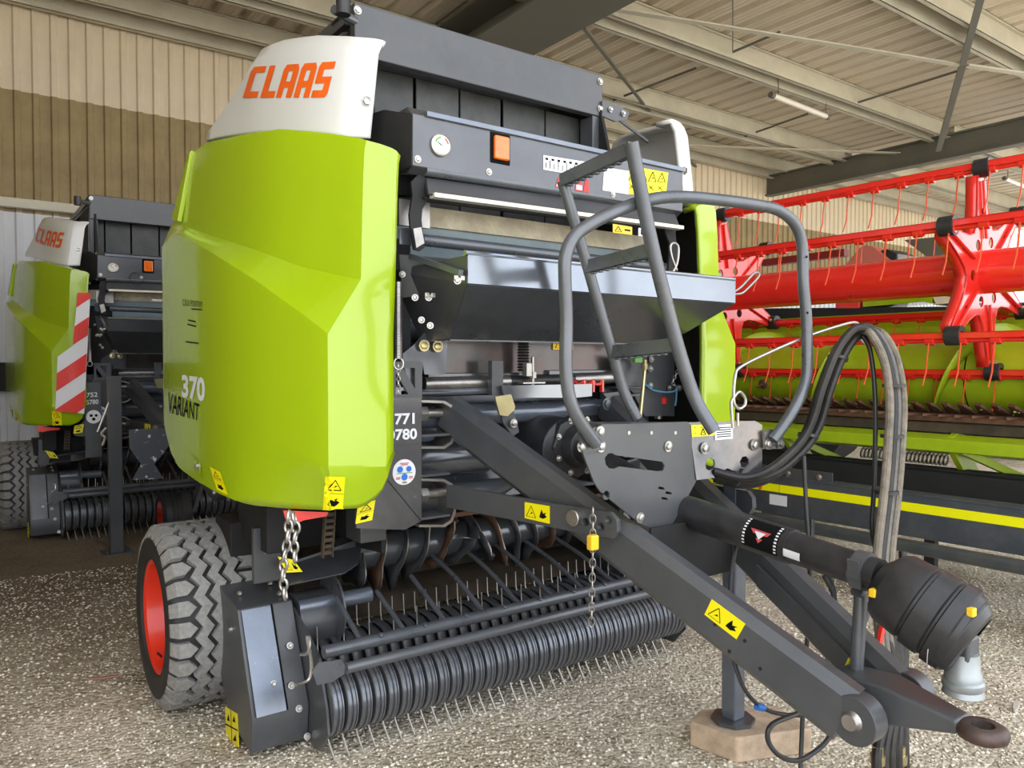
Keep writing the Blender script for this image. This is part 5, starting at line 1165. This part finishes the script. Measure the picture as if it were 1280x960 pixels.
# warning stripes board on its green front face
yS = 2.594+OFF.y
sq = [(69, 514), (105, 517), (113, 365), (96, 366)]
outer = [U(u, v, Y=yS-.01) for u, v in ((69, 514), (105, 517), (113, 366), (97, 366), (91, 432), (72, 446))]
bd = plate('stripe_board', outer, M_wst, B2, .006)
bl, br, tr_, tl = U(69, 514, Y=yS-.018), U(105, 517, Y=yS-.018), U(113, 366, Y=yS-.018), U(72, 366, Y=yS-.018)
def inside_clip(poly, clip):
    def cl(pts, a, b_):
        out = []
        for i in range(len(pts)):
            p, q = pts[i], pts[(i+1) % len(pts)]
            sp_ = (b_[0]-a[0])*(p[1]-a[1])-(b_[1]-a[1])*(p[0]-a[0]); sq_ = (b_[0]-a[0])*(q[1]-a[1])-(b_[1]-a[1])*(q[0]-a[0])
            if sp_ >= 0: out.append(p)
            if (sp_ >= 0) != (sq_ >= 0): t = sp_/(sp_-sq_); out.append((p[0]+(q[0]-p[0])*t, p[1]+(q[1]-p[1])*t))
        return out
    for i in range(len(clip)):
        if len(poly) < 3: return []
        poly = cl(poly, clip[i], clip[(i+1) % len(clip)])
    return poly
for clip in ([(69, -514), (105, -517), (109, -432), (91, -432), (72, -446)], [(91, -432), (109, -432), (113, -366), (97, -366)]):
    for k_ in range(5):
        yb = 360+44*k_-6
        st = [(60, -(yb+47+4)), (120, -(yb+8)), (120, -(yb-14)), (60, -(yb+26))]
        st = [(60, -(yb+54)), (120, -(yb+14)), (120, -(yb-8)), (60, -(yb+32))]
        c_ = inside_clip(st, clip)
        if len(c_) > 2:
            MB().prism([U(a, -b_, Y=yS-.016) for a, b_ in c_], (0, -.003, 0)).build('red_stripe', M_red, bd, smooth=0)
npl2 = MB().box(U(107, 572, Y=7.75), U(126, 478, Y=7.75)+V((0, .01, 0))).build('number_plate_low', M_dark, B2)
lettering('752', [U(u, v, Y=7.74) for u, v in ((108, 497), (122, 496), (122, 490), (108, 491))], M_wst, npl2, bold=.02); lettering('5780', [U(u, v, Y=7.74) for u, v in ((108, 506), (123, 505), (123, 499), (108, 500))], M_wst, npl2, bold=.02)
ic = U(117, 521, Y=7.74); ds = MB().lathe([(0, .06), (.003, .06)], ic, (0, -1, 0), 20).build('round_sticker', M_wst, npl2)
marks([disc2(.3, .62, .13), disc2(.7, .62, .12), disc2(.5, .3, .14)], [ic+V((a, -.006, b_)) for a, b_ in ((-.05, -.05), (.05, -.05), (.05, .05), (-.05, .05))], M_ink, ds, .001, 'dots')
# parking leg in working position, folded ladder plate, control details
MB().box((1.04, 7.18, .0), (1.14, 7.28, 1.50)).build('parking_leg', M_dark, B2, bevel=.006)
MB().box((.98, 7.12, .0), (1.2, 7.34, .012)).build('leg_foot', M_dark, B2)
MB().tube([U(122, 540, Y=7.2), U(146, 478, Y=7.2)], .012, 8).build('leg_crank', M_steel, B2)
MB().tube(smoothpath([U(128, 557, Y=7.2), U(131, 548, Y=7.2), U(127, 542, Y=7.2), U(133, 535, Y=7.2)], 4), .012, 6).build('leg_pin', M_steel, B2)
pk = mat('speckled_grey_paint', (.10, .11, .12), .4, .2)
n_ = pk.node_tree.nodes; l_ = pk.node_tree.links; tcx = n_.new('ShaderNodeTexCoord'); vx = n_.new('ShaderNodeTexNoise'); vx.inputs['Scale'].default_value = 28; vx.inputs['Detail'].default_value = 3
rx = n_.new('ShaderNodeValToRGB'); rx.color_ramp.elements[0].position = .62; rx.color_ramp.elements[0].color = (.09, .10, .115, 1); rx.color_ramp.elements[1].position = .66; rx.color_ramp.elements[1].color = (.75, .75, .72, 1)
l_.new(tcx.outputs['Object'], vx.inputs['Vector']); l_.new(vx.outputs[0], rx.inputs[0]); l_.new(rx.outputs[0], n_['Principled BSDF'].inputs['Base Color'])
plate('step_plate', [U(u, v, Y=6.9) for u, v in ((161, 537), (215, 535), (212, 556), (193, 580), (204, 598), (165, 600), (176, 580), (162, 560))], pk, B2, .012)
MB().lathe([(0, .06), (.004, .06), (.004, .055)], U(171, 348, Y=7.66), (0, -1, 0), 20, cap=False).build('gauge_ring', M_black, B2)
MB().tube([U(190, 375, Y=7.6), U(232, 378, Y=7.6)], .01, 6).build('bright_edge', M_wst, B2)
# gauge wheel on its right side with arm
gw = thing('gauge_wheel', 'small ribbed wheel with red rim half hidden behind the front baler wheel', 'wheel', U(214, 672, Z=0), 0)
c = U(200, 645, Z=.20); gx_, gy_ = c.x, c.y; Rg = .21
MB().lathe([(0, .13), (-.01, .16), (.02, .195), (.05, .208)]+[(.05+.018*i, .210 if i % 2 else .20) for i in range(1, 9)]+[(.22, .195), (.25, .16), (.24, .13)], (gx_, gy_, Rg), (1, 0, 0), 36, cap=False).build('tyre', M_tyre, gw, smooth=20)
MB().lathe([(.0, .135), (.01, .12), (.06, .11), (.08, .04), (.05, .02)], (gx_, gy_, Rg), (1, 0, 0), 28).build('rim', M_rim, gw)
MB().bar((gx_+.28, gy_, Rg), (gx_+.42, gy_+.1, .55), .05, .05).bar((gx_+.42, gy_+.1, .55), (gx_+.7, gy_+.2, .62), .05, .05).tube([(gx_, gy_, Rg), (gx_+.3, gy_, Rg)], .025, 10).build('wheel_arm', M_dark, gw)
# ================================================================ HEADER (cutting table on its trailer)
HR = math.radians(2.5); H0 = V((5.6, 2.2, 0))
HD = thing('combine_header', 'wide lime green cutting header with red tined reel on the right', 'header', (0, 0, 0))
def hp(x, y, z): return V((x, y, z))
def hb(mb, name, m, parent=None, **k): return mb.build(name, m, parent or HD, **k)
Y0, Y1 = -1.75, 4.2
Zr = 2.215; Rr = .69
tubeo = hb(MB().lathe([(Y0, .145), (Y1, .145)], (0, 0, Zr), (0, 1, 0), 36), 'reel_tube', M_redp, smooth=50)
for y in (-1.5, -.9, .35, 1.0, 1.7): MB().lathe([(0, .01), (.003, .01)], (-.10, y, Zr-.105), (-.7, 0, -.7), 8).build('plug', M_dred, tubeo)
PH = 10
def hexp(i, r=Rr):
    a = math.radians(60*i+PH); return (-r*math.sin(a), Zr+r*math.cos(a))
tine_src = None; clip_src = None
for i in range(6):
    x, z = hexp(i); m = M_redp if i not in (4, 5) else M_redp
    b_ = hb(MB().box((x-.035, Y0, z+.02), (x+.035, Y1, z+.026)).box((x-.035, Y0, z-.012), (x-.029, Y1, z+.026)).tube([(x, Y0, z-.022), (x, Y1, z-.022)], .017, 8), 'reel_bar', m, smooth=30)
    if i == 0:
        t0 = MB().tube([(x-.02, Y0, z-.03), (x-.032, Y0+.005, z-.13), (x-.028, Y0+.012, z-.22), (x-.06, Y0+.02, z-.31)], .0048, 5).build('reel_tine', M_tine, b_)
        c0 = MB().tube([(x, Y0-.03, z-.022), (x, Y0+.03, z-.022)], .032, 8).box((x-.01, Y0-.012, z-.05), (x+.02, Y0+.012, z+.015)).build('tine_holder', M_redp, b_, bevel=.004)
        bx0 = (x, z)
    nt_ = 31
    for j in range(nt_):
        y = .09+.19*j+(.03 if i % 2 else 0)
        if i == 0 and j == 0: t0.location = (0, .09, 0); c0.location = (0, .09, 0); continue
        dx, dz = x-bx0[0], z-bx0[1]
        a = t0.copy(); COL.objects.link(a); a.parent = b_; a.location = (dx, y, dz); a.rotation_euler = (0, 0, random.uniform(-.0, .0))
        a = c0.copy(); COL.objects.link(a); a.parent = b_; a.location = (dx, y, dz)
# spiders: six-armed pressed plates
def spider(y):
    outer = []
    for i in range(6):
        for da, r in ((-30, .31), (-19, .35), (-11, .44), (-6.5, .56), (-4.5, .64), (4.5, .64), (6.5, .56), (11, .44), (19, .35)):
            a = math.radians(60*i+PH+da); outer.append(V((-r*math.sin(a), y, Zr+r*math.cos(a))))
    holes = []
    for i in range(6):
        a = math.radians(60*i+PH+30); c = V((-.215*math.sin(a), y, Zr+.215*math.cos(a))); holes.append(circ(c, .038, (1, 0, 0), (0, 0, 1), 12))
        a = math.radians(60*i+PH); c = V((-.40*math.sin(a), y, Zr+.40*math.cos(a))); holes.append(circ(c, .022, (1, 0, 0), (0, 0, 1), 8))
    s_ = plate('reel_spider', outer, M_redp, HD, .012, holes=holes)
    fl_ = MB()      # flanged rim makes it read as a pressed plate
    n__ = len(outer); d_ = V((0, .07, 0))
    fl_.add([p-d_*.12 for p in outer]+[p+d_ for p in outer], [[i, (i+1) % n__, n__+(i+1) % n__, n__+i] for i in range(n__)]); f2 = fl_.build('spider_flange', M_redp, s_, smooth=50); f2.modifiers.new('t', 'SOLIDIFY').thickness = .006
    for i in range(6):
        a = math.radians(60*i+PH); d2 = V((-math.sin(a), 0, math.cos(a))); c = V((0, y, Zr))
        MB().bar(c+d2*.22+V((0, -.02, 0)), c+d2*.60+V((0, -.02, 0)), .028, .02, upv=(0, 1, 0)).build('pressed_rib', M_redp, s_, bevel=.006)
        e_ = c+d2*.68; MB().lathe([(-.045, .030), (-.045, .062), (.045, .062), (.045, .030)], e_+V((0, -.02, 0)), (0, 1, 0), 20, cap=False, closed=True).build('bar_bearing', M_plast, s_, smooth=40)
        bolt(c+d2*.62+V((0, -.03, 0)), (0, -1, 0), .012, s_)
    a0_ = math.radians(PH+30)
for y in (-1.55, .12, 2.15): spider(y)
# auger with flights
AX, AZ, AR = .42, 1.50, .27
ag = hb(MB().lathe([(Y0, AR), (Y1, AR)], (AX, 0, AZ), (0, 1, 0), 40), 'table_auger', M_limem, smooth=50)
def helix(y0, y1, pitch, r0, r1, c0, sgn, m, parent):
    n_ = int((y1-y0)/pitch*40); vs = []
    for i in range(n_+1):
        y = y0+(y1-y0)*i/n_; a = sgn*2*PI*(y-y0)/pitch+c0
        for r in (r0, r1): vs.append(V((AX+math.cos(a)*r, y, AZ+math.sin(a)*r)))
    o = MB().add(vs, [[2*i, 2*i+1, 2*i+3, 2*i+2] for i in range(n_)]).build('auger_flight', m, parent, smooth=60); o.modifiers.new('t', 'SOLIDIFY').thickness = .008
helix(Y0, Y1, .95, AR-.01, AR+.12, 1.5, 1, M_limem, ag)
for (y, a) in ((.75, 2.9), (1.9, 3.4), (-.4, 3.1), (2.6, 2.8)):
    c = V((AX+AR*math.cos(a), y, AZ+AR*math.sin(a))); n_ = V((math.cos(a), 0, math.sin(a)))
    MB().lathe([(0, .03), (.02, .045), (.03, .03)], c, n_, 8).tube([c, c+n_*.12], .009, 6).build('retractable_finger', M_rust, ag)
for y in (-.75, .30, 1.35, 2.6): MB().lathe([(-.004, AR+.003), (.004, AR+.003)], (AX, y, AZ), (0, 1, 0), 40).build('seam', M_ink, ag)
# back sheet with folded top
hb(MB().prism([(.85, Y0, 1.15), (.85, Y0, 1.72), (.80, Y0, 1.78), (.80, Y0, 1.86), (.86, Y0, 1.90), (.86, Y0, 1.98), (.98, Y0, 1.98), (.98, Y0, 1.15)], (0, Y1-Y0, 0)), 'back_sheet', M_limem, bevel=.006)
hb(MB().prism([(.86, Y0, 1.98), (.86, Y0, 2.03), (.92, Y0, 2.03), (.92, Y0, 1.98)], (0, Y1-Y0, 0)), 'top_rail', M_limem)
hb(MB().prism([(.85, Y0, 1.17), (.42, Y0, 1.17), (-.05, Y0, 1.26), (-.10, Y0, 1.25), (-.08, Y0, 1.22), (.42, Y0, 1.13), (.85, Y0, 1.13)], (0, Y1-Y0, 0)), 'table_floor', M_dirt)
hb(MB().box((.9, Y0, 1.0), (1.1, Y1, 1.15)), 'rear_beam', M_limem)
# cutter bar with guards
cbx = hb(MB().prism([(-.10, Y0, 1.20), (-.22, Y0, 1.215), (-.22, Y0, 1.245), (-.08, Y0, 1.265)], (0, Y1-Y0, 0)), 'cutter_bar', M_rust)
gm = MB().prism([(-.10, Y0, 1.24), (-.10, Y0+.045, 1.24), (-.30, Y0+.028, 1.245), (-.32, Y0+.02, 1.25), (-.30, Y0+.012, 1.25)], (0, 0, .018)); gm.prism([(-.06, Y0-.03, 1.255), (-.05, Y0+.075, 1.255), (-.20, Y0+.055, 1.335), (-.23, Y0+.005, 1.325)], (.012, 0, .016))
g0_ = gm.build('knife_guard', M_rust, cbx, smooth=0)
for i in range(1, 58): dupmesh(g0_, (0, .1*i, 0), cbx, rot=(0, 0, random.uniform(-.004, .004)))
hb(MB().prism([(-.20, Y0, 1.14), (-.20, Y0, 1.20), (.1, Y0, 1.16), (.1, Y0, 1.10)], (0, Y1-Y0, 0)), 'skid_plate', M_dirt)
# leftover plant bits lying in the knife
lf = MB()
for i in range(260):
    y = random.uniform(Y0, Y1); x = random.uniform(-.28, .0); z = 1.27+.04*random.random()+(x+.1)*-.05; s_ = random.uniform(.008, .022); a = random.uniform(0, 6.28)
    lf.add([(x, y, z), (x+s_*math.cos(a), y+s_*math.sin(a), z+.004), (x+s_*math.cos(a+1.3), y+s_*math.sin(a+1.3), z+s_*.6)], [[0, 1, 2]])
lo_ = hb(lf, 'plant_scraps', mat('green_chaff', (.35, .45, .12), .7, var=.3), smooth=0); lo_['kind'] = 'stuff'
# lime front carrier of the trailer and its brackets
hb(MB().prism([(-.30, Y0, 1.02), (-.30, Y0, 1.10), (-.20, Y0, 1.13), (.1, Y0, 1.0), (.1, Y0, .96)], (0, Y1-Y0, 0)), 'lower_frame', M_limem, bevel=.004)
for y in (-1.0, .2, 1.45, 2.75):
    hb(MB().prism([(-.26, y, 1.03), (-.26, y, 1.12), (-.12, y, 1.16), (.3, y, .72), (.12, y, .70)], (0, .04, 0)), 'frame_bracket', M_limem, bevel=.004)
    hb(MB().bar((-.20, y-.02, 1.03), (.25, y-.45, .74), .09, .05), 'frame_strut', M_limem, bevel=.004)
hb(MB().box((-.335, 2.15, 1.06), (-.26, 2.62, 1.19)), 'frame_box', M_limem, bevel=.006)
spm = MB(); 
for i in range(22):
    c = V((.0, .35+.028*i, .93)); spm.lathe([(-.005, .03), (-.005, .042), (.005, .042), (.005, .03)], c, (0, 1, .15), 12, cap=False, closed=True)
hb(spm, 'bellows_spring', M_raw, smooth=40)
HD.location = H0; HD.rotation_euler = (0, 0, HR)
# ---- trailer
HT = thing('header_trailer', 'long dark trailer with yellow reflective stripe under the cutting header', 'trailer', (0, 0, 0))
def tb_(mb, name, m, parent=None, **k): return mb.build(name, m, parent or HT, **k)
mr_ = tb_(MB().box((-.18, -1.7, .66), (-.12, 4.2, .88)).box((-.18, -1.7, .86), (-.02, 4.2, .885)).box((-.18, -1.7, .655), (-.02, 4.2, .67)), 'main_beam', M_black, bevel=.003)
fb_ = tb_(MB().box((-.70, -1.7, .505), (-.64, 3.55, .765)).box((-.70, -1.7, .765), (-.60, 3.55, .785)), 'side_guard', mat('slate_grey_metal', (.075, .085, .10), .4, .3, var=.12, dust=.2), bevel=.003)
ys_ = [(-1.7, -.65), (-.645, .42), (.425, 1.2), (1.205, 1.9), (1.905, 3.4)]
for a, b_ in ys_:
    MB().box((-.703, a, .665), (-.70, b_, .722)).build('reflective_stripe', mat('fluorescent_yellow', (.95, .92, .0), .4), fb_, smooth=0)
MB().box((-.704, 1.14, .57), (-.70, 1.28, .645)).build('white_label', M_wst, fb_, smooth=0); MB().lathe([(0, .025), (.01, .02)], (-.70, 1.36, .69), (-1, 0, 0), 14).build('amber_marker', M_lamp, fb_)
for y, z in ((.8, .82), (2.05, .82)):
    pl_ = MB().box((-.69, y-.0, .77), (-.68, y+.95 if y < 1 else y+.5, .85)).build('splice_plate', M_dark, fb_, bevel=.003)
    for i in range(4 if y < 1 else 2): bolt((-.69, y+.1+.24*i, .81), (-1, 0, 0), .016, pl_)
for y in (.95, 1.75): 
    p3 = MB().box((-.70, y, .44), (-.69, y+.4, .51)).build('splice_plate', M_dark, fb_, bevel=.003)
    for i in range(2): bolt((-.70, y+.1+.2*i, .47), (-1, 0, 0), .016, p3)
tb_(MB().tube([(-.86, -1.6, .47), (-.86, 1.72, .49)], .042, 14).tube([(-.86, 1.75, .49), (-.86, 1.85, .49)], .05, 12), 'tow_pole', mat('slate_tube', (.07, .08, .09), .35, .4, dust=.2), smooth=40)
tb_(MB().tube([(-.86, 1.85, .49), (-.86, 2.1, .49)], .032, 12), 'pole_joint', M_raw); tb_(MB().tube([(-.86, 2.1, .49), (-.86, 2.35, .49)], .062, 14), 'pole_sleeve', M_dark); tb_(MB().tube([(-.86, 2.35, .49), (-.86, 3.6, .50)], .045, 14), 'tow_pole', M_dark)
tb_(MB().tube([V((-.86, 2.33, .49))+V((-.072*math.cos(a), 0, .072*math.sin(a))) for a in [2*PI*i/20 for i in range(20)]], .008, 6, closed=True), 'white_ring', M_wst)
for y in (-1.3, 3.3): tb_(MB().box((-.72, y, .42), (-.05, y+.06, .66)).box((-.92, y, .44), (-.64, y+.05, .54)), 'cross_member', M_black)
for y in (.35, 2.9): tb_(MB().box((-.16, y, .0), (-.10, y+.07, .68)).box((-.2, y-.05, 0), (-.04, y+.12, .015)), 'support_leg', M_black)
tb_(MB().box((-.1, 1.3, .66), (.8, 1.4, .74)).box((-.1, 2.7, .66), (.8, 2.8, .74)).box((.7, -1.6, .62), (.8, 4.1, .76)), 'rear_frame', M_black)
tb_(MB().box((-.62, 3.0, .56), (-.3, 3.5, .95)).box((-.3, 2.7, .70), (-.1, 3.6, .98)), 'tool_box', M_black, bevel=.01)
tb_(MB().box((-.2, 1.75, .90), (0, 2.4, 1.02)), 'lock_housing', M_black, bevel=.01)
def twheel(y):
    c = (.35, y, .36); MB().lathe([(0, .2), (-.01, .25), (0, .32), (.03, .35), (.1, .36), (.17, .35), (.2, .32), (.21, .25), (.2, .2)], c, (1, 0, 0), 32, cap=False).build('tyre', M_tyre, HT, smooth=50)
    MB().lathe([(.01, .2), (.03, .19), (.06, .12), (.05, .05)], c, (1, 0, 0), 24).build('rim', M_raw, HT)
twheel(-1.0); twheel(3.2)
HT.location = H0; HT.rotation_euler = (0, 0, HR)
# ================================================================ MACHINES FURTHER BACK
CB = thing('combine_harvester', 'distant lime and white combine harvester parked behind the red reel tube', 'combine', (12.5, 7.5, 0))
def at(u, v, X): return U(u, v, X=X)
def cbp(name, pts, m, th=(.5, 0, 0)): return MB().prism([U(u, v, X=10.5) for u, v in pts], th).build(name, m, CB, bevel=.01)
cbp('lime_hood', [(1078, 369), (1165, 366), (1168, 374), (1172, 381), (1155, 377), (1100, 382), (1078, 384)], M_lime)
cbp('red_block', [(1044, 374), (1074, 373), (1074, 386), (1044, 386)], M_redp)
cbp('cream_side', [(1165, 366), (1214, 378), (1165, 381)], M_wcream)
cbp('white_body', [(1040, 396), (1210, 385), (1210, 392), (1130, 396), (1040, 399)], M_white)
cbp('dark_window', [(1170, 365), (1215, 362), (1215, 376)], M_ink, (.3, 0, 0))
cbp('lower_body_shade', [(900, 386), (1300, 382), (1300, 500), (900, 500)], M_black)  # black box hiding the white wall, widened as painted shade behind the reel
MB().lathe([(0, .8), (.6, .8)], (10.9, 7.2, .8), (1, 0, 0), 24).lathe([(0, .8), (.6, .8)], (10.9, 10.2, .8), (1, 0, 0), 24).build('tyre', M_tyre, CB)
TG = thing('red_trailer_hood', 'faded red tapered hood showing above the reel tube', 'trailer', (12.5, 9.0, 0))
def tgp(name, pts, m, th=(.6, 0, 0)): return MB().prism([U(u, v, X=11.6) for u, v in pts], th).build(name, m, TG, bevel=.02)
tgp('tapered_hood', [(1055, 332), (1074, 310), (1082, 306), (1092, 308), (1112, 324), (1115, 345), (1055, 345)], M_pinkred)
tgp('dark_top', [(1100, 313), (1108, 311), (1121, 317), (1121, 327), (1112, 324)], M_plast)
tgp('white_panel', [(1121, 317), (1146, 321), (1146, 330), (1121, 330)], M_white)
tgp('stand', [(1060, 345), (1110, 345), (1110, 500), (1060, 500)], M_raft)
MB().lathe([(0, .6), (.5, .6)], (11.7, 8.0, .6), (1, 0, 0), 24).build('tyre', M_tyre, TG); MB().box((11.7, 7.4, .5), (12.1, 8.8, 1.7)).build('chassis', M_raft, TG)
MB().bar(U(955, 329, X=11.8), U(1058, 316, X=11.8), .14, .12).build('red_boom', M_dred, TG)
# grey roof truss gusset behind at right
for (pts) in ([(1130, 300), (1215, 292), (1215, 322), (1160, 322)],):
    struct(MB().prism([U(u, v, X=16.6) for u, v in pts], (.3, 0, 0)).build('trim_%d' % k, M_raft)); k += 1
